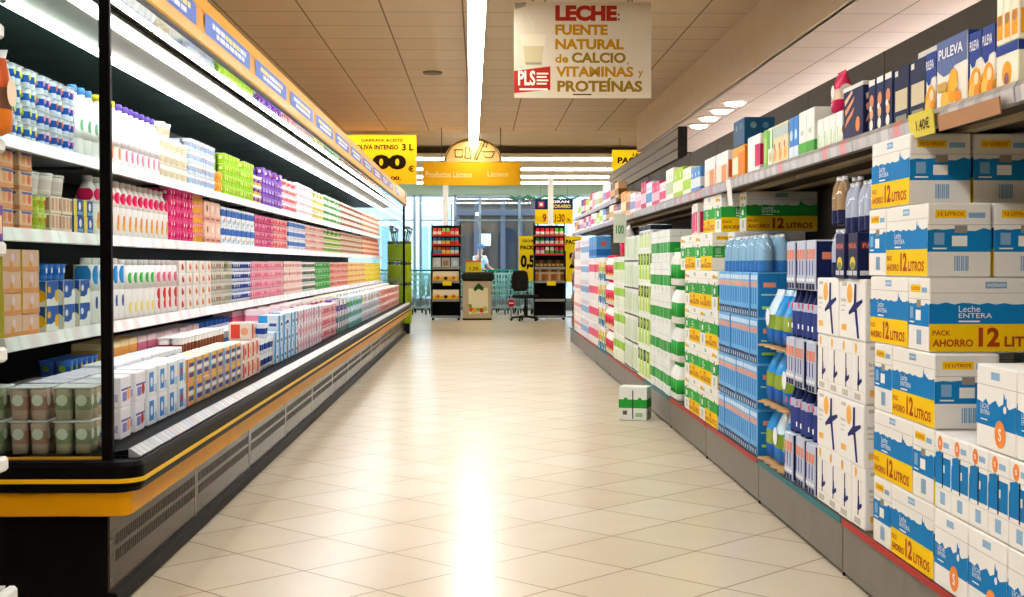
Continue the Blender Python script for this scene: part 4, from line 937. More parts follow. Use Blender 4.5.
rrun(10.42, 11.2, calc, 'lime and black calcium-milk pack', 4, 'lime and black milk packs', where='tall shelving')
calc2 = simple('#eef0e8', [('r', 0, .8, 1, .98, '#1c2430'), ('r', .1, .1, .9, .6, '#d2e49a'), ('t', 'Calcio', .15, .62, .85, .76, '#222a24')], .19, .2)
rrun(10.42, 11.2, calc2, 'white and black calcium-milk pack', 1, 'white and black milk packs', z=Z0+4*.2615, where='on lime and black packs', cols='pack')
pg = simple('#f0f2ea', [('r', .05, .1, .3, .9, '#d8e6c4'), ('r', .38, .2, .62, .9, '#c4dca8'), ('r', .7, .1, .95, .9, '#dcead0'), ('r', 0, .04, 1, .1, '#3a4a3a')], .18, .235)
rrun(11.22, 12.3, pg, 'pale green milk pack', 5, 'pale green milk packs', where='tall shelving')
card = MB(); card.box(-.06, .06, -.004, .004, 0, .27, mat('#dfe6cf', .5)); fcard = Face((-.06, -.004, 0), (1,0,0), (0,0,1), (0,-1,0), .12, .27); card.text(fcard, '100', .2, .3, .8, .6, mat('#3f8a4a', .5), .02)
co = card.build('shelf_card'); co.location = (1.42, 11.0, 1.350); tag(co, 'pale green card hanging from the top shelf rail over the pale green milk packs', 'card')
co.location = (1.285, 12.2, 1.345)
rg = simple('#f0f0e4', [('r', 0, .5, 1, .8, '#9ccf3a'), ('r', .1, .1, .9, .4, '#e4ecd0'), ('r', .35, .05, .4, .95, '#c8d8a0')], .2, .25)
rrun(12.32, 13.3, rg, 'lime-banded white milk pack', 4, 'lime-banded milk packs', where='tall shelving')
rb = P_bottle('#d8244a', '#d0244a', '#f2c43a', .25, .06, '#f2f0ea', 'milk_bottle', 'milk bottle', lz=(.2, .6))
for r in range(4): rrun(13.32, 14.2, rb, 'white milk bottle, red label', 1, 'red-label milk bottles', z=Z0+.002+r*.2575, where=('bottom row', 'second row', 'third row', 'top row')[r]+' of its stack', cols='bottle')
bigr = P_bag('#f2f0ea', '#d0204a', '#eef4ea', .3, .16, .3, 'bottle_pack', 'bottle pack', mid='#d0204a', blob='#e890a8')
rrun(12.4, 13.0, bigr, 'white and crimson bottle pack', 1, 'crimson bottle packs', z=Z0+4*.2515, where='on lime-banded packs', cols='pack')
yb = simple('#f0f0ec', [('r', 0, .4, .6, .8, '#e8c83a'), ('r', .6, .1, 1, .6, '#3a9a5a'), ('r', 0, 0, .5, .3, '#3a7ac0')], .2, .25)
rrun(14.22, 15.0, yb, 'yellow and green milk pack', 4, 'yellow and green milk packs', where='tall shelving')
pk2 = simple('#f2ece8', [('r', 0, .35, 1, .7, '#e0406a'), ('r', .3, .05, .36, .95, '#d8d0c8')], .2, .25)
rrun(15.02, 16.3, pk2, 'pink-banded white milk pack', 4, 'pink-banded milk packs', where='tall shelving')
bl2 = simple('#5a9ad0', [('r', 0, .1, 1, .4, '#2a6ab0'), ('d', .5, .65, .12, '#d0503a')], .22, .25)
rrun(15.3, 16.3, bl2, 'blue and red drink pack', 1, 'blue drink packs', z=Z0+4*.2515, where='on pink-banded packs', cols='pack')
pl2 = simple('#e6eaf0', [('r', 0, .3, 1, .6, '#8ab0d8'), ('r', .2, .7, .8, .9, '#d8c0c8')], .2, .25)
rrun(16.32, 17.6, pl2, 'pale blue milk pack', 5, 'pale blue milk packs', where='tall shelving')
pw = simple('#f0e8e6', [('r', 0, .4, 1, .6, '#d8a0a8'), ('r', .2, .1, .8, .3, '#e0d8d0')], .2, .25)
rrun(17.62, 18.9, pw, 'white and rose milk pack', [5, 4], 'white and rose milk packs', where='tall shelving')
bw = P_bag('#7a5238', '#6a4630', '#8f6648', .2, .16, .3, 'coffee_bag', 'coffee bag')
for r in range(4): rrun(18.92, 19.6, bw, 'brown paper coffee bag', 1, 'brown coffee bags', z=Z0+.001+r*.302, where=('bottom row', 'second row', 'third row', 'top row')[r]+' of its stack', cols='bag')
# pack on the floor
flp = P_box('#eeeee6', [('r', 0, .36, 1, .62, '#2f9a3c'), ('r', .48, .04, .52, .9, '#3a4038'), ('d', .25, .62, .06, '#2f9a3c'), ('d', .75, .62, .06, '#2f9a3c'), ('r', .6, .1, .85, .22, '#9ac890'), ('r', .15, .16, .3, .28, '#6a5a50')], w=.21, d=.17, h=.245, name='floor_milk_pack', cat='milk pack')
o = bpy.data.objects.new('milk_six_pack', flp.root); COL.objects.link(o); o.location = (1.15, 9.82, .001); o.rotation_euler = (0, 0, -.32)
tag(o, 'green-banded white milk pack standing alone on the floor by the kick plates', 'milk pack')

# ------------------------------------------------------------------ top shelf
ZT = ztop
def ctn(base, spec, w=.085, h=.2, d=.07, name='drink_carton', side=None): return P_box(base, spec, w=w, d=d, h=h, name=name, cat=name.replace('_', ' '), side=side)
OR = '#eea020'
def puleva(w, h, d, big=False, n='drink_carton'):
    s = [('r', 0, .62, 1, 1, '#27408a' if not big else '#5a6a98'), ('p', [(0, .62), (.25, .5), (.5, .52), (.62, .6), (1, .62)], '#27408a' if not big else '#5a6a98'), ('d', .55, .3, .2, OR), ('d', .3, .16, .15, '#f0b84a'), ('d', .75, .14, .12, '#e88a28'), ('d', .68, .34, .09, '#f6d8a8'), ('t', 'PULEVA', .1, .74, .9, .88, '#f4f4f4')]
    if big: s += [('d', .6, .4, .16, '#f2b030'), ('r', .08, .3, .38, .42, '#c9a050'), ('r', .05, .02, .6, .06, '#27408a')]
    return P_box('#f2ead8', s, w=w, d=d, h=h, name=n, cat=n.replace('_', ' '), side=[('r', .02, 0, 1, 1, '#27408a')] if big else None)
def shelf_item(p, y, look, group='cartons on the top shelf', z=ZT, x=None, rz=-PI/2):
    put(p, ((1.388 if x is None else x)+p.d/2, y, z), rz, look, group)
pn = puleva(.085, .2, .08); pb = puleva(.25, .218, .16, True, 'drink_multipack')
TS = 'on the top shelf'
shelf_item(P_box('#f0ecd8', [('r', 0, .2, 1, .6, '#a8c84a')], w=.12, h=.14, d=.1, name='drink_multipack', cat='drink multipack'), 3.30, 'white and green multipack nearest the camera on the top shelf')
tri = P_box('#f4ead2', [('d', .5, .4, .25, OR), ('r', 0, .8, 1, 1, '#27408a'), ('d', .5, .3, .12, '#8a5a6a')], w=.145, d=.12, h=.13, name='drink_multipack', cat='drink multipack')
shelf_item(tri, 3.485, 'orange and navy drink multipack under the little cartons, '+TS)
for i in range(3): shelf_item(ctn('#f4ead2', [('r', .1, .1, .9, .55, OR), ('d', .5, .45, .1, '#a8784a'), ('r', 0, .88, 1, 1, '#e8e2d4')], .046, .145), 3.437+i*.049, '%s little orange carton on top of the orange and navy multipack' % ordw(i), z=ZT+.132)
for i in range(2): shelf_item(pn, 3.615+i*.095, '%s slim navy-topped oat carton in front of the big navy multipack' % ordw(i))
shelf_item(pb, 3.90, 'big yellow and grey drink multipack with white lettering, '+TS)
shelf_item(pn, 4.078, 'slim navy-topped carton just beyond the big yellow multipack')
nv = ctn('#1d2644', [('r', .1, .28, .9, .62, '#cdbf9c'), ('r', .15, .08, .85, .2, '#8f8a78'), ('r', .1, .86, .3, .95, '#d8d4c8')], .155, .2, .1, 'drink_multipack')
for i in range(2): shelf_item(nv, 4.20+i*.165, '%s navy multipack with beige panel %s' % (ordw(i), TS))
wbx = P_box('#d8d2c6', [('r', .3, .3, .7, .7, '#a8a298')], w=.3, d=.2, h=.06, name='drink_multipack', cat='drink multipack')
put(wbx, (1.58, 4.33, ZT+.2015), -PI/2, 'flat white carton box lying on the navy multipacks', 'cartons on the top shelf'); shelf_item(nv, 4.24, 'navy multipack behind the front one under the flat white box', x=1.52); shelf_item(nv, 4.42, 'far navy multipack behind the front one under the flat white box', x=1.52)
cn = ctn('#20284c', [('r', .1, .9, .9, 1, '#e6e2d8'), ('d', .5, .62, .12, '#d88a5a'), ('d', .5, .4, .1, '#e8b07a'), ('d', .5, .2, .1, '#f2ead8'), ('d', .4, .5, .06, '#f4efe0')], .088, .2)
for i in range(3): shelf_item(cn, 4.505+i*.095, '%s slim navy carton with biscuit picture %s' % (ordw(i), TS))
cbg = ctn('#20284c', [('r', 0, .93, 1, 1, '#e6e2d8'), ('p', [(.1, .3), (.5, .5), (.6, .62), (.2, .45)], '#d88a5a'), ('p', [(.15, .5), (.55, .72), (.6, .8), (.1, .6)], '#e09a70'), ('p', [(.12, .68), (.5, .86), (.5, .92), (.1, .78)], '#e8c0a0'), ('d', .78, .3, .13, '#e08a50'), ('r', .05, .05, .35, .12, '#4a5a9a')], .26, .215, .1, 'drink_multipack')
shelf_item(cbg, 4.935, 'navy multipack with tumbling biscuit sticks '+TS)
wg = ctn('#eef0e6', [('r', .2, .1, .4, .6, '#b8d89a'), ('r', .6, .1, .8, .5, '#cfe4bc')], .09, .14)
for i in range(4): shelf_item(wg, 5.125+i*.095, '%s short white and pale green carton %s' % (ordw(i), TS))
pbag = P_bag('#d0305a', '#b8204a', '#d8486e', .13, .07, .165, 'snack_bag', 'snack bag', mid='#e8c8b0', blob='#f4e6d8')
shelf_item(pbag, 5.215, 'crimson snack bag standing on the short white cartons', z=ZT+.142)
tall = ctn('#f0efe4', [('r', 0, .12, 1, .34, '#4aa838'), ('r', .3, .5, .7, .6, '#c8ccb8')], .125, .205, .1)
for i in range(2): shelf_item(tall, 5.575+i*.135, '%s tall white carton with green band %s' % (ordw(i), TS))
bu = ctn('#3f86cc', [('r', 0, 0, 1, .35, '#dfe8f0'), ('d', .5, .6, .12, '#bcdcf2')], .08, .2)
for i in range(2): shelf_item(bu, 5.825+i*.085, '%s slim blue carton %s' % (ordw(i), TS))
be = ctn('#e4d6a8', [('d', .5, .3, .15, '#e8a850'), ('r', 0, .7, 1, .95, '#b8c8c0'), ('d', .4, .5, .08, '#c87a4a')], .098, .2)
for i in range(3): shelf_item(be, 6.03+i*.103, '%s slim beige cereal-drink carton %s' % (ordw(i), TS))
gw = ctn('#e8eed8', [('r', 0, .5, .6, .95, '#6ab04a'), ('d', .6, .3, .12, '#e0b070')], .09, .2); gn = ctn('#7cc048', [('r', .2, .2, .8, .8, '#a8d86a')], .09, .2)
shelf_item(gw, 6.35, 'slim white and green carton beside the bright green one '+TS); shelf_item(gn, 6.45, 'bright green slim carton '+TS)
mgb = P_box('#f0ebe4', [('r', .05, .1, .6, .75, '#f2eee6'), ('r', .62, .2, 1, .75, '#d0205c')], w=.3, d=.20, h=.2, name='drink_multipack', cat='drink multipack', side=[('r', .0, .22, .72, .74, '#d0205c'), ('r', .08, .05, .5, .18, '#8a8680'), ('r', .1, .4, .6, .46, '#f0b8c8')])
shelf_item(mgb, 6.73, 'white and magenta drink multipack on the top shelf')
ogb = P_box('#f0a048', [('r', 0, .2, .5, .7, '#f4e2c8'), ('r', .5, .1, 1, .8, '#e88428')], w=.34, d=.18, h=.18, name='drink_multipack', cat='drink multipack', side=[('r', 0, .05, 1, .95, '#e8861e'), ('r', .2, .3, .8, .6, '#c8b03a')])
shelf_item(ogb, 7.13, 'orange drink multipack carrying a dark teal box')
teal = P_box('#1f4a6a', [('d', .3, .7, .12, '#6a8a8a'), ('d', .7, .7, .12, '#4a7a8a')], w=.3, d=.16, h=.14, name='drink_multipack', cat='drink multipack')
shelf_item(teal, 7.12, 'dark teal box on top of the orange multipack', z=ZT+.182)
shelf_item(teal, 6.76, 'dark teal box standing behind the white and magenta multipack', x=1.62); shelf_item(teal, 6.76, 'upper dark teal box behind the white and magenta multipack', x=1.62, z=ZT+.142)
ogw = P_box('#f0ece4', [('r', .0, .0, 1, .62, '#f2ddc8'), ('r', .5, .1, .9, .6, '#e88a50')], w=.36, d=.22, h=.19, name='drink_multipack', cat='drink multipack', side=[('r', .02, .2, 1, .72, '#d86a1c'), ('r', .0, .0, 1, .19, '#efe8dc'), ('r', .2, .04, .45, .16, '#8a8680')])
for i in range(2): shelf_item(ogw, 7.62+i*.40, '%s white and burnt-orange drink multipack %s' % (ordw(i), TS))
cols_ = [('#4a8ac8', '#e8eef2', 'blue and white'), ('#e8f0dc', '#a8d03a', 'white and lime'), ('#a8cf3a', '#e8f0d0', 'lime'), ('#eef0e6', '#b8c8a0', 'ivory'), ('#f0e2e6', '#d83a70', 'white and cerise'), ('#d83a70', '#f0b8c8', 'cerise'),
         ('#e8f0f2', '#3a8ac0', 'white and teal blue'), ('#c02a5a', '#e8c0c8', 'crimson'), ('#f0d0dc', '#e090a8', 'pale pink'), ('#e8e8f4', '#8a90c8', 'pale violet'), ('#d8b07a', '#8a5a34', 'tan'), ('#e8903a', '#f0d8a0', 'orange'), ('#3a4a7a', '#d8d8e0', 'slate blue'), ('#c84a3a', '#f0e0c8', 'brick red'), ('#f0e6cc', '#c8a05a', 'cream'), ('#5a3a2a', '#c89a6a', 'dark brown')]
y = 8.36; k = 0
while y < 19.5:
    b, c2, nm = cols_[k % len(cols_)]; wd = .12+.05*((k*7) % 3); hh = .17+.025*((k*5) % 4) if y < 13 else .15+.01*(k % 3)
    n = 2 if k % 3 else 3
    p = ctn(b, [('r', 0, .25, 1, .6, c2), ('d', .5, .75, .08, c2)], wd, hh, .09)
    for i in range(n):
        if y+wd > 19.55: y = 99; break
        shelf_item(p, y+wd/2, '%s %s carton, batch %s of the far top shelf' % (ordw(i), nm, ordw(k)), 'far cartons on the top shelf'); y += wd+.006
    k += 1
y = 13.75; k = 0
while y < 19.5:
    b, c2, nm = cols_[(k*5+10) % len(cols_)]; wd = .11+.04*((k*7) % 3); hh = .18+.02*((k*5) % 4)
    p = ctn(b, [('r', 0, .25, 1, .6, c2)], wd, hh, .09)
    n = 3
    for i in range(n):
        if y+wd > 19.55: y = 99; break
        shelf_item(p, y+wd/2, '%s %s carton, batch %s of the raised upper shelf' % (ordw(i), nm, ordw(k)), 'cartons on the raised upper shelf', z=1.826, x=1.43); y += wd+.006
    k += 1
# price cards on the top rail
def pcard(name, x, y, z, wd, hh, col, txt, lab):
    mb = MB(); mb.box(-wd/2, wd/2, -.002, .002, 0, hh, mat(col, .5)); f = Face((-wd/2, -.002, 0), (1,0,0), (0,0,1), (0,-1,0), wd, hh)
    if txt: mb.text(f, txt, .3, .25, .85, .7, mat('#4a3a20', .5), .02)
    o = mb.build(name); o.location = (x, y, z); o.rotation_euler = (.12, 0, -PI/2); tag(o, lab, 'price card', 'price cards on the top shelf rail')
pcard('price_card', 1.352, 4.04, 1.54, .22, .075, '#d8c64e', '1.40€', 'yellow price card hanging from the rail above the blue milk cases')
pcard('price_card', 1.352, 3.66, 1.54, .46, .045, '#a87c58', '', 'long orange pink card hanging from the rail nearest the camera')
pcard('price_card', 1.335, 7.05, 1.46, .12, .14, '#efeae2', '', 'blank white card hanging from the rail below the magenta multipack')
# ------------------------------------------------------------------ hanging signs
def board(name, X, Y, Z0_, wd, hh, col, label, cat='sign', rods=True, th=.012, rough=.5):
    e = empty(name, (X, Y, Z0_), 0, label, cat)
    mb = MB(); mb.box(-wd/2, wd/2, 0, th, 0, hh, mat(col, rough), .002); F = Face((-wd/2, 0, 0), (1,0,0), (0,0,1), (0,-1,0), wd, hh)
    if rods:
        r = MB(); 
        for s in (-.36, .36): r.tube([(s*wd, th/2, hh-.005), (s*wd, th/2, ZC-Z0_)], .004, mat('#5a4c3a', .4), 6)
        part(r, 'hanging_wire', e)
    return e, mb, F
# milk poster
Yp = 8.8; s_ = Yp/F_PX
e, mb, F = board('hanging_poster', (582.5-480)*s_, Yp, EYE+(264-98.5)*s_, 137*s_, 95.5*s_, '#c9baa0', 'milk poster with red and ochre lettering hanging over the aisle', 'poster')
red, och, dk_, gr_ = mat('#9c2a1a', .5), mat('#a87414', .5), mat('#5c4216', .5), mat('#86661c', .5)
def T(t, u0, v0, u1, v1, m, b=.035): mb.text(F, t, u0, 1-v1, u1, 1-v0, m, b)
T('LECHE', .30, .035, .75, .20, red, .06); mb.rect(F, .755, .81, .77, .83, dk_); mb.rect(F, .755, .86, .77, .88, red)
T('FUENTE', .30, .235, .682, .345, och, .045); T('NATURAL', .30, .385, .80, .495, och, .045)
T('de', .30, .545, .395, .635, och, .03); T('CALCIO', .42, .525, .815, .635, gr_, .04); mb.poly(F, [(.825, .36), (.84, .385), (.83, .34)], gr_, .0012)
T('VITAMINAS', .305, .67, .87, .78, och, .04); T('y', .905, .715, .94, .79, och, .03); T('PROTEÍNAS', .315, .79, .935, .935, gr_, .04)
mb.rect(F, .43, .03, .565, .045, dk_, .0012)
# poster picture: jug lip, stream, glass of milk
mb.poly(F, [(.005, .985), (.09, .995), (.08, .95), (.01, .92)], mat('#8f8678', .5)); mb.poly(F, [(.06, .95), (.085, .93), (.13, .80), (.152, .62), (.142, .60), (.118, .78), (.07, .92)], mat('#cdbf9f', .5))
mb.poly(F, [(.045, .66), (.23, .66), (.205, .35), (.08, .35)], mat('#d2c5a8', .5), .0006); mb.poly(F, [(.063, .54), (.218, .54), (.205, .37), (.08, .37)], mat('#bdae85', .5), .001); mb.poly(F, [(.08, .37), (.205, .37), (.2, .345), (.085, .345)], mat('#8f8678', .5), .0012)
mb.poly(F, [(.0, .28), (.265, .33), (.265, .085), (.0, .05)], mat('#a82c1e', .5), .0008)
cr_ = mat('#efe2cc', .5)
mb.text(F, 'PLS', .03, .13, .155, .285, cr_, .03)
for k in range(4): mb.rect(F, .165, .245-k*.035, .25-.012*(k % 2), .262-k*.035, cr_, .0014)
mb.rect(F, .04, .08, .245, .1, cr_, .0014)
part(mb, 'poster_board', e)
# aisle sign with arched medallion
Ya = 18.6; s_ = Ya/F_PX
e = empty('aisle_sign', ((472-480)*s_, Ya, EYE+(264-185.5)*s_), 0, 'yellow dairy aisle sign with arched emblem board above', 'sign')
wd, hh = 98*s_, 23*s_
mb = MB(); mb.box(-wd/2, wd/2, 0, .02, 0, hh, noisy('sign_yellow', '#cc920e', '#d29c16', 4, (.4, .5)), .003); F = Face((-wd/2, 0, 0), (1,0,0), (0,0,1), (0,-1,0), wd, hh)
lt = mat('#dcc488', .5); mb.text(F, 'Productos Lácteos', .03, .34, .5, .6, lt, .01); mb.text(F, 'Lácteos', .66, .38, .87, .6, lt, .01)
part(mb, 'sign_board', e)
mb = MB(); W2 = 29*s_; mb.prism([(W2*math.cos(t)+.015, hh+.005+24*s_*math.sin(t)) for t in [PI*i/24 for i in range(25)]], 1, 0, .02, mat('#cfa862', .5))
F2 = Face((-W2+.015, 0, hh+.005), (1,0,0), (0,0,1), (0,-1,0), 2*W2, 24*s_); br = mat('#7a5a24', .5)
for (pts) in ([(.2, .2), (.32, .2), (.33, .5), (.19, .5)], [(.36, .15), (.46, .15), (.44, .6), (.38, .6)], [(.52, .1), (.56, .08), (.68, .75), (.64, .78)], [(.66, .42), (.88, .42), (.82, .18), (.72, .18)], [(.68, .62), (.74, .62), (.74, .8), (.7, .85)]):
    q = [F2.at(u, v, .002) for u, v in pts]; mb.tube(q, .009, br, 5, closed=True)
rim = [F2.at(.5+.47*math.cos(t), .03+.92*math.sin(t), .002) for t in [PI*i/20 for i in range(21)]]; mb.tube(rim, .007, br, 5)
part(mb, 'emblem_board', e)
mb = MB()
for x in (-.42, .40): mb.tube([(x, .01, hh), (x, .01, ZC-e.location.z)], .006, mat('#4a3a28', .4), 6)
part(mb, 'hanging_rod', e)
# oil poster
Yo = 19.6; s_ = Yo/F_PX
e, mb, F = board('hanging_price_sign', (374-480)*s_, Yo, EYE+(264-184.5)*s_, 86*s_, 49*s_, '#eab41c', 'yellow oil price sign hanging over the far end of the fridge')
bk = mat('#1d1608', .5); mb.text(F, 'GARRAFA ACEITE', .36, .86, .84, .92, bk, .03); mb.text(F, 'OLIVA INTENSO', .30, .70, .79, .80, bk, .04); mb.text(F, '3 L', .83, .68, .965, .82, bk, .04)
mb.text(F, '8,00', .22, .24, .88, .60, bk, .06); mb.text(F, '€', .90, .25, .97, .38, bk, .03); mb.text(F, '00.', .70, .08, .82, .16, bk, .03); part(mb, 'sign_board', e)
# LECHE PACK sign over the shelving end
Yl = 20.0; s_ = Yl/F_PX
e, mb, F = board('hanging_price_sign', (640-480)*s_, Yl, EYE+(264-190)*s_, 56*s_, 40*s_, '#ecc012', 'yellow milk price sign behind the end of the slatted header')
mb.text(F, 'LECHE', .37, .84, .7, .93, bk, .04); mb.text(F, 'PACK', .10, .66, .55, .82, bk, .05); mb.text(F, '0,54', .12, .12, .7, .55, bk, .06); part(mb, 'sign_board', e)

# ------------------------------------------------------------------ checkout zone
YC = 27.3; sc = YC/F_PX
def xz(u, v): return (u-480)*sc, EYE-(v-264)*sc
bl = noisy('rack_black', '#161615', '#1f1f1d', 20, (.3, .45))
def rack(x0, x1, label):
    e = empty('candy_rack', ((x0+x1)/2, YC, 0), 0, label, 'rack'); w_ = x1-x0
    mb = MB()
    for s in (-1, 1): mb.box(s*w_/2-s*.02, s*w_/2, 0, .4, .06, 1.42, bl)
    mb.box(-w_/2+.02, w_/2-.02, .38, .4, .06, 1.95, bl); part(mb, 'frame', e)
    for s in (-1, 1):
        mb = MB(); mb.tube([(s*(w_/2-.01), .38, 1.4), (s*(w_/2-.01), .38, 2.0)], .012, bl); part(mb, 'upright', e)
    for z in (.06, .40, .78, 1.06):
        mb = MB(); mb.box(-w_/2+.02, w_/2-.02, 0.0, .38, z, z+.018, bl); mb.box(-w_/2+.02, w_/2-.02, -.012, 0, z-.02, z+.03, mat('#8a8a86', .3, .5)); part(mb, 'shelf', e)
    for z in (1.33, 1.53, 1.72):
        mb = MB(); mb.box(-w_/2, w_/2, .10, .38, z, z+.01, bl); mb.box(-w_/2, w_/2, .09, .10, z, z+.035, mat('#c8403a', .4)); part(mb, 'candy_shelf', e)
    mb = MB(); mb.box(-.06, .12, -.02, -.014, .80-.09, .80, mat('#f0d820', .5)); part(mb, 'price_tag', e, 'yellow price tag')
    for s in (-1, 1):
        for y in (.03, .35):
            mb = MB(); mb.lathe([(.02, 0), (.028, .03), (.02, .06)], bl, (s*(w_/2-.04), y, 0), 10); part(mb, 'foot', e)
    return e
rack(*(xz(431, 0)[0], xz(460.5, 0)[0]), 'black candy rack with sweet boxes left of the checkout counter')
rack(*(xz(534, 0)[0], xz(566, 0)[0]), 'black candy rack with sticks behind the office chair')
cand = [[('#d8503a', '#e8e0d0'), ('#7ab84a', '#e84a3a'), ('#c83040', '#f0c0a0')], [('#3a7ab8', '#f0f0e8'), ('#2f6a8a', '#f0c860'), ('#3a8ac0', '#d84a3a')], [('#e0703a', '#4a90c0'), ('#d8404a', '#f0d060'), ('#48a0b8', '#e8e8e0')],
        [('#d02838', '#f0f0e8'), ('#d83040', '#e8c0b0'), ('#58b838', '#e0f0d0')], [('#2f9a58', '#f0f0e8'), ('#3a70b0', '#e8e8f0'), ('#e05a4a', '#f4d8c0')], [('#e04888', '#f0e0e8'), ('#e8e8e0', '#70b048'), ('#d03858', '#3a9a4a')]]
for ri, (ua, ub) in enumerate(((431, 460.5), (534, 566))):
    x0, x1 = xz(ua, 0)[0], xz(ub, 0)[0]; n = 6
    for rr, z in enumerate((1.725, 1.535, 1.342)):
        tri_ = cand[ri*3+rr]
        ps = [P_bag(a, b, a, .082, .05, .15, 'candy_bag', 'candy bag', mid=b) for a, b in tri_]
        for i in range(n):
            x = x0+.035+(i+.5)*(x1-x0-.07)/n
            put(ps[i*3//n], (x, YC+.16, z+.012), 0, '%s candy bag of the %s row on the %s candy rack' % (ordw(i), ('top', 'middle', 'lowest')[rr], ('left', 'right')[ri]), 'candy bags on the racks')
sweet = P_box('#e8dcc0', [('r', 0, .0, 1, .4, '#e8b428'), ('d', .2, .35, .2, '#c86a20'), ('d', .5, .3, .2, '#3a2a1a'), ('d', .8, .35, .2, '#c86a20'), ('r', .0, .45, 1, .5, '#d8c8a0')], w=.54, d=.3, h=.2, name='sweet_box', cat='sweet box')
xm = (xz(431, 0)[0]+xz(460.5, 0)[0])/2
put(sweet, (xm, YC+.17, .80), 0, 'yellow and cream sweet box on the upper shelf of the left candy rack', 'sweet boxes'); put(sweet, (xm, YC+.17, .42), 0, 'yellow and cream sweet box on the lower shelf of the left candy rack', 'sweet boxes')
ph = P_box('#d6e2ea', [('d', .5, .5, .2, '#c8a890')], w=.17, d=.06, h=.2, name='photo_card', cat='card')
for i, c in enumerate(('#d6e6f0', '#c8b8a8', '#b8d0e0')):
    put(P_box(c, [('r', .2, .2, .8, .7, '#a08870' if i == 1 else '#e8eef2')], w=.17, d=.05, h=.2, name='gift_box', cat='gift box'), (xm-.19+i*.19, YC+.16, 1.08), 0, '%s pale gift box on the left candy rack above the sweet boxes' % ordw(i), 'gift boxes')
xm2 = (xz(534, 0)[0]+xz(566, 0)[0])/2
for i in range(9):
    put(P_box(('#b8703a', '#d8b890', '#a85a30')[i % 3], [('r', 0, .6, 1, .8, '#e8d8b8')], w=.06, d=.05, h=.235, name='snack_stick_pack', cat='snack pack'), (xm2-.26+i*.065, YC+.16, .800), 0, '%s brown snack stick pack on the right candy rack' % ordw(i), 'snack stick packs')
for i in range(7):
    put(P_box(('#3a3028', '#6a4a30')[i % 2], [('r', .1, .2, .9, .5, '#c8a060')], w=.075, d=.05, h=.15, name='chocolate_bar', cat='chocolate bar'), (xm2-.255+i*.085, YC+.16, 1.08), 0, '%s dark chocolate bar on the right candy rack' % ordw(i), 'chocolate bars')
# counter
x0, x1 = xz(461.5, 0)[0], xz(493, 0)[0]
e = empty('checkout_counter', ((x0+x1)/2, YC, 0), 0, 'beige checkout counter with black padded rim beside the candy rack', 'counter'); w_ = x1-x0
mb = MB(); mb.box(-w_/2+.02, w_/2-.03, .02, 1.6, .03, .80, noisy('counter_beige', '#b5a58a', '#bfb096', 3, (.3, .4)), .01); part(mb, 'body', e)
mb = MB(); mb.box(-w_/2+.02, w_/2-.03, .04, 1.6, 0, .03, bl); part(mb, 'plinth', e)
mb = MB(); mb.box(-w_/2, w_/2+.03, -.03, 1.62, .80, .98, noisy('counter_rim', '#22261f', '#2b2f27', 12, (.35, .5)), .045); part(mb, 'padded_rim', e)
F = Face((-w_/2+.02, .02, .03), (1,0,0), (0,0,1), (0,-1,0), w_-.05, .77)
mb = MB(); mb.poly(F, [(.22, .12), (.88, .15), (.88, .82), (.2, .8)], mat('#e4dcb8', .5), .002); mb.poly(F, [(.38, .80), (.55, .95), (.74, .82), (.7, .74), (.55, .79), (.42, .72)], mat('#24502a', .5), .004)
for i, (u, v, r, c) in enumerate(((.3, .24, .05, '#d8502a'), (.42, .22, .05, '#e0a030'), (.54, .24, .04, '#7aa83a'), (.66, .22, .05, '#c83a2a'), (.78, .26, .05, '#a8c048'), (.26, .34, .04, '#6a9a3a'), (.36, .17, .03, '#b8d060'))): mb.disc(F, u, v, r, mat(c, .5), .004+.0006*i)
part(mb, 'vegetable_poster', e, 'poster with vegetables and dark green leaves')
e2, mb, F = board('price_sign', xz(473.5, 0)[0], YC+.3, .981, 16*sc, 12*sc, '#f0dc30', 'small yellow price sign standing on the checkout counter', 'price sign', rods=False)
mb.text(F, '1,25', .25, .1, .8, .45, mat('#a83a1a', .5), .03); mb.rect(F, 0, .85, 1, 1, mat('#e0604a', .5)); part(mb, 'sign_board', e2)
# office chair
e = empty('office_chair', (xz(525, 0)[0]-.01, YC-.47, 0), .5, 'black office chair beside the right candy rack', 'chair')
fab = noisy('chair_fabric', '#1c1b1b', '#272624', 30, (.7, .9))
mb = MB(); mb.box(-.21, .21, -.2, .2, .46, .53, fab, .03); part(mb, 'seat', e)
mb = MB(); mb.loft([superring(0, .21, z, a, .03, 14, .5) for z, a in ((.60, .12), (.66, .19), (.85, .20), (.98, .17), (1.02, .1))], fab); part(mb, 'backrest', e)
mb = MB(); mb.tube([(0, .1, .46), (0, .26, .5), (0, .25, .7)], .02, bl); part(mb, 'back_bracket', e)
mb = MB(); mb.lathe([(.03, .08), (.03, .3), (.022, .3), (.022, .46)], bl, n=12); part(mb, 'column', e)
for k in range(5):
    a = 2*PI*k/5; c, s = math.cos(a), math.sin(a)
    mb = MB(); mb.tube([(0, 0, .10), (c*.28, s*.28, .065)], .02, bl); l_ = part(mb, 'leg', e)
    mb = MB(); mb.tube([(c*.28-s*.015, s*.28+c*.015, .028), (c*.28+s*.015, s*.28-c*.015, .028)], .027, bl, 12); part(mb, 'caster', l_)
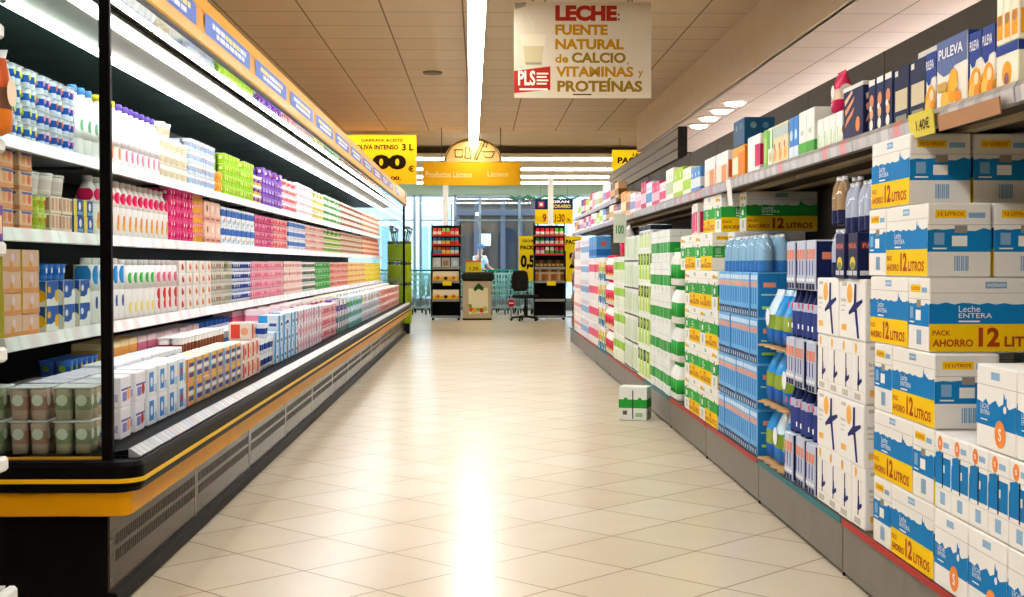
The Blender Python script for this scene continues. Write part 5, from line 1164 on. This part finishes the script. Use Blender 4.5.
# barrier with no-entry disc
e = empty('entry_barrier', (xz(512, 0)[0], YC+.6, 0), 0, 'low barrier post with round red no-entry disc next to the office chair', 'barrier')
mb = MB(); mb.tube([(0, 0, .0), (0, 0, .42)], .016, mat('#a8b0b4', .3, .7)); mb.lathe([(.08, 0), (.08, .01), (.03, .02)], mat('#a8b0b4', .3, .7), n=16); part(mb, 'post', e)
mb = MB(); mb.tube([(0, -.02, .33), (0, -.03, .33)], .078, mat('#c8242a', .4), 24); Fd = Face((-.078, -.0305, .252), (1,0,0), (0,0,1), (0,-1,0), .156, .156); mb.rect(Fd, .18, .42, .82, .58, mat('#f2f0ec', .4), .001); part(mb, 'no_entry_disc', e)
# posters by the window
for i, (u0, u1, v0, v1, lab, Yw) in enumerate(((519, 535.5, 236, 281, 'yellow milk price poster to the left of the right candy rack', 28.6), (564, 582, 236, 282, 'yellow price poster to the right of the right candy rack', 28.7))):
    s_ = Yw/F_PX; zz = EYE+(264-v1)*s_
    e = empty('standing_poster', (((u0+u1)/2-480)*s_, Yw, 0), 0, lab, 'poster'); wd, hh = (u1-u0)*s_, (v1-v0)*s_
    mb = MB(); mb.box(-wd/2, wd/2, 0, .01, zz, zz+hh, mat('#ecd01c', .5)); F = Face((-wd/2, 0, zz), (1,0,0), (0,0,1), (0,-1,0), wd, hh)
    if i == 0: mb.text(F, 'LECHE', .22, .86, .9, .92, bk, .03); mb.text(F, 'PACK', .08, .70, .9, .79, bk, .05); mb.text(F, '0,5', .1, .25, .95, .58, bk, .05)
    else: mb.text(F, 'PACK', .1, .82, .9, .92, bk, .04); mb.text(F, '2', .3, .3, .8, .65, bk, .05)
    part(mb, 'board', e); mb = MB(); mb.tube([(0, .02, 0), (0, .02, zz+hh*.9)], .012, bl); mb.lathe([(.15, 0), (.15, .01), (.02, .02)], bl, (0, .02, 0), 16); part(mb, 'stand', e)
Yh = 29.5; s_ = Yh/F_PX
e, mb, F = board('hanging_hours_sign', (554-480)*s_, Yh, EYE+(264-224)*s_, 38*s_, 25*s_, '#e8c01a', 'navy and yellow opening hours sign hanging near the shop window', 'sign')
nv_ = mat('#16234a', .5); mb.rect(F, 0, .58, 1, 1, nv_); mb.text(F, 'GRAN', .46, .84, .9, .94, mat('#f0f0f0', .5), .03); mb.text(F, 'HORARIO', .42, .64, .94, .78, mat('#e8d060', .5), .03)
mb.rect(F, .08, .66, .24, .9, mat('#a83a3a', .5), .001); mb.rect(F, .12, .72, .2, .84, mat('#e8d8d8', .5), .0014); mb.text(F, '9', .2, .08, .3, .4, mat('#8a2a1a', .5), .03); mb.text(F, '21:30', .42, .08, .78, .4, mat('#8a2a1a', .5), .03); mb.text(F, 'h.', .86, .1, .94, .26, bk, .02); mb.rect(F, .36, .2, .4, .26, bk, .001)
part(mb, 'sign_board', e)
# garland
mb = MB()
for k in range(4): mb.tube([(.75+k*.42+.42*t/8, 32.6, 2.83-.09*math.sin(PI*t/8)) for t in range(9)], .025, mat('#2f8a4a', .6), 6)
o = mb.build('window_garland'); tag(o, 'green garland looped along the top of the shop window', 'garland')
# shopping trolleys
def make_cart():
    e = empty('shopping_trolley', (0, 0, 0)); tq = noisy('trolley_green', '#7cc4c0', '#92d0ca', 10, (.3, .4)); tg = mat('#2a9a80', .4); gm = mat('#9fb4b8', .3, .7)
    mb = MB()
    def P(t, s, z): # t 0 rear .. 1 front
        x = -.42+.84*t; k = 1-.22*t; zz = z; return (x*(1-.06*(1-z/1.0)), s*.27*k*(1-.25*(1-(z-.35)/.6)), zz)
    zb, zt_ = .42, .93
    for z in (zb, .55, .68, .80, zt_):
        mb.tube([P(0, 1, z), P(1, 1, z-.02), P(1, -1, z-.02), P(0, -1, z)], .010 if z < zt_ else .015, tq, 5, closed=True)
    for i in range(13):
        for s in (-1, 1): mb.tube([P(i/12, s, zb), P(i/12, s, zt_)], .008, tq, 4)
    for i in range(7):
        a = -1+i/3; mb.tube([P(1, a, zb-.02), P(1, a, zt_-.02)], .008, tq, 4); mb.tube([P(0, a, zb), P(1, a, zb-.02)], .008, tq, 4)
    part(mb, 'basket', e)
    mb = MB()
    for s in (-1, 1): mb.tube([(-.47, s*.26, 1.0), (-.40, s*.25, .93), (-.36, s*.22, .36), (-.32, s*.22, .16), (.42, s*.15, .16), (.40, s*.15, .40)], .012, gm, 7)
    mb.tube([(-.32, -.22, .16), (-.32, .22, .16)], .01, gm); mb.tube([(.42, -.15, .16), (.42, .15, .16)], .01, gm); part(mb, 'frame', e)
    mb = MB(); mb.tube([(-.48, -.27, 1.0), (-.48, .27, 1.0)], .02, tg, 10); part(mb, 'handle', e)
    for x, yy in ((-.32, .22), (-.32, -.22), (.40, .15), (.40, -.15)):
        mb = MB(); mb.tube([(x, yy-.015, .065), (x, yy+.015, .065)], .062, bl, 14); mb.box(x-.012, x+.012, yy-.018, yy+.018, .1, .17, gm); part(mb, 'wheel', e)
    return e
def copy_tree(o):
    c = o.copy(); COL.objects.link(c)
    for ch in o.children: d = ch.copy(); COL.objects.link(d); d.parent = c
    return c
cart = make_cart(); ci = 0
for row, (yy, xs_) in enumerate(((30.3, [-1.95, -1.37, .42, 1.0]), (31.45, [-2.3, -1.72, -1.14, -.56, .02, .60, 1.18, 1.76]))):
    for x in xs_:
        c = cart if ci == 0 else copy_tree(cart)
        c.location = (x, yy, 0.003); c.rotation_euler = (0, 0, (-PI/2 if row == 0 else PI/2)+.02*math.sin(ci*2.3))
        tag(c, 'green shopping trolley, %s from the fridge side, %s row by the shop window' % (ordw(xs_.index(x)), ('front', 'back')[row]), 'trolley', 'shopping trolleys by the window'); ci += 1
# potted display behind the far end of the fridge
e = empty('plant_display', (-1.33, 22.05, 0), 0, 'lime green plant display stand with purple flowers beyond the far end of the fridge', 'display stand')
gm_ = noisy('lime_board', '#8fa51e', '#9db42a', 6, (.5, .6))
mb = MB(); mb.box(-.17, .17, -.17, .17, 0, .17, bl, .01); part(mb, 'base', e)
for k in range(4):
    z = .17+k*.34; mb = MB(); mb.loft([superring(0, 0, z+h_, a, a, 20, .75) for h_, a in ((0, .185), (.02, .2), (.27, .2), (.285, .19))], gm_); part(mb, 'tier', e)
    mb = MB(); r = random.Random(k)
    for i in range(14):
        a = 2*PI*i/14; x, y = .17*math.cos(a), .17*math.sin(a); mb.lathe([(.004, 0), (.034, .02), (.03, .045), (.006, .06)], mat(('#5a4a6a', '#6a7a2a', '#7a6a90', '#4a6a2a')[i % 4], .7), (x, y, z+.28), 7)
    part(mb, 'plant_ring', e)
mb = MB(); r = random.Random(2)
for i in range(26):
    a = r.random()*6.28; d = .16*r.random()**.5; hgt = .12+.12*r.random(); x, y = d*math.cos(a), d*math.sin(a)
    mb.tube([(x, y, 1.52), (x*1.3, y*1.3, 1.52+hgt)], .006, mat('#4a7a2a', .6), 5); mb.lathe([(.004, 0), (.024, .012), (.018, .03), (.004, .036)], mat(('#8a7ab8', '#5a8a3a')[i % 2], .6), (x*1.3, y*1.3, 1.52+hgt), 7)
part(mb, 'flowers', e)
# person outside
e = empty('person', (0.0, 37.5, -.06), 2.4, 'person outside the window in a blue cap and pale shirt, arms forward', 'person')
def skin_mesh(name, pts, edges, parent, m, lvl=2):
    me = bpy.data.meshes.new(name); me.from_pydata([p[0] for p in pts], edges, []); me.materials.append(m)
    o = bpy.data.objects.new(name, me); COL.objects.link(o); o.parent = parent
    sk_ = o.modifiers.new('skin', 'SKIN'); sk_.use_smooth_shade = True
    for i, p in enumerate(pts): me.skin_vertices[0].data[i].radius = (p[1], p[2] if len(p) > 2 else p[1])
    me.skin_vertices[0].data[0].use_root = True
    o.modifiers.new('sub', 'SUBSURF').levels = lvl; o.modifiers['sub'].render_levels = lvl
    return o
try:
    skn = mat('#c89a80', .6)
    B = [((0, 0, .95), .13, .10), ((0, 0, 1.15), .12, .09), ((0, .01, 1.36), .16, .10), ((0, .01, 1.47), .055), ((0, -.02, 1.60), .085, .10), ((0, -.02, 1.70), .06),
         ((.19, .01, 1.40), .05), ((.24, -.08, 1.14), .042), ((.16, -.32, 1.06), .033), ((.14, -.42, 1.06), .03), ((-.19, .01, 1.40), .05), ((-.24, -.08, 1.14), .042), ((-.16, -.32, 1.06), .033), ((-.14, -.42, 1.06), .03),
         ((.10, 0, .88), .085), ((.11, -.02, .48), .06), ((.11, .02, .09), .042), ((.11, -.12, .04), .035), ((-.10, 0, .88), .085), ((-.11, -.02, .48), .06), ((-.11, .02, .09), .042), ((-.11, -.12, .04), .035)]
    E = [(0,1),(1,2),(2,3),(3,4),(4,5),(2,6),(6,7),(7,8),(8,9),(2,10),(10,11),(11,12),(12,13),(0,14),(14,15),(15,16),(16,17),(0,18),(18,19),(19,20),(20,21)]
    skin_mesh('body', B, E, e, skn)
    S = [(B[i][0], B[i][1]+.018, (B[i][2] if len(B[i]) > 2 else B[i][1])+.018) for i in (0, 1, 2, 6, 7, 10, 11)]; S[4] = ((.225, -.05, 1.2), .065, .065); S[6] = ((-.225, -.05, 1.2), .065, .065)
    skin_mesh('shirt', S, [(0,1),(1,2),(2,3),(3,4),(2,5),(5,6)], e, mat('#c8dcec', .7))
    Tt = [(B[i][0], B[i][1]+.015, (B[i][2] if len(B[i]) > 2 else B[i][1])+.015) for i in (0, 14, 15, 16, 18, 19, 20)]
    skin_mesh('trousers', Tt, [(0,1),(1,2),(2,3),(0,4),(4,5),(5,6)], e, mat('#22242c', .7))
    mb = MB(); mb.lathe([(.112, 0), (.115, .04), (.09, .1), (.03, .125)], mat('#2a6aa8', .6), (0, -.02, 1.65), 16); mb.prism([(-.09, -.11), (.09, -.11), (.06, -.2), (-.06, -.2)], 2, 1.655, 1.665, mat('#2a6aa8', .6)); part(mb, 'cap', e)
    mb = MB()
    for s in (-1, 1): mb.lathe([(.004, 0), (.014, .012), (.004, .024)], mat('#2a2020', .5), (s*.035, -.115, 1.60), 8)
    mb.lathe([(.006, 0), (.02, .01), (.006, .04)], skn, (0, -.125, 1.565), 8); part(mb, 'face', e)
    mb = MB(); mb.box(-.2, .2, -.5, -.3, .82, 1.03, mat('#1c1c22', .6), .04); part(mb, 'dark_bag', e)
except Exception as ex:
    print('person', ex)

# ------------------------------------------------------------------ shelf unit at the near left edge of the view
GX = -1.327; GY = 3.40
e = empty('end_shelf_unit', (-1.5, GY, 0), 0, 'white-lipped shelf unit cut off by the left edge of the view', 'shelving')
def ep(mb, n, par=None):
    o = mb.build(n, par or e)
    if par is None: o.location = (1.5, -GY, 0)
    return o
mb = MB(); mb.box(-1.9, -1.37, 3.78, 3.80, 0, 2.2, mat('#3a3a38', .5)); mb.box(-1.9, -1.87, GY, 3.78, 0, 2.2, mat('#3a3a38', .5)); ep(mb, 'back_panel')
for z in (.239, .606, .913, 1.209, 1.497, 1.815):
    dx = {.239: .022}.get(z, 0)
    mb = MB(); mb.box(-1.87, GX-.04+dx, GY, 3.78, z-.018, z, mat('#c9c9c4', .4)); so = ep(mb, 'shelf')
    mb = MB(); mb.box(-1.87, GX+dx, GY-.02, GY, z-.038, z+.004, mat('#e6e6e0', .35), .008); mb.box(GX-.03+dx, GX+dx, GY-.02, GY+.37, z-.038, z+.004, mat('#e6e6e0', .35), .008); ep(mb, 'shelf_lip', so)
ob = P_bag('#b8532a', '#d8782a', '#dfe2e4', .16, .10, .235, 'snack_bag', 'snack bag', mid='#6a4a3a', blob='#f0d8b8')
put(ob, (GX-.04, GY+.30, 1.5025), 0, 'orange and brown snack bag with clear top on the end shelf at the left edge', 'stock on the end shelf unit')
put(P_bag('#8fc030', '#6aa020', '#a8d048', .16, .10, .2, 'snack_bag', 'snack bag'), (GX-.08, GY+.28, 1.8205), 0, 'lime green snack bag on the highest end shelf at the left edge', 'stock on the end shelf unit')
put(P_box('#6a4a90', [('r', .1, .2, .9, .7, '#e8c8a0')], w=.15, d=.12, h=.1, name='snack_box', cat='snack box'), (GX-.075, GY+.28, 1.2145), 0, 'purple snack box on the end shelf below the orange snack bag', 'stock on the end shelf unit')
realise()
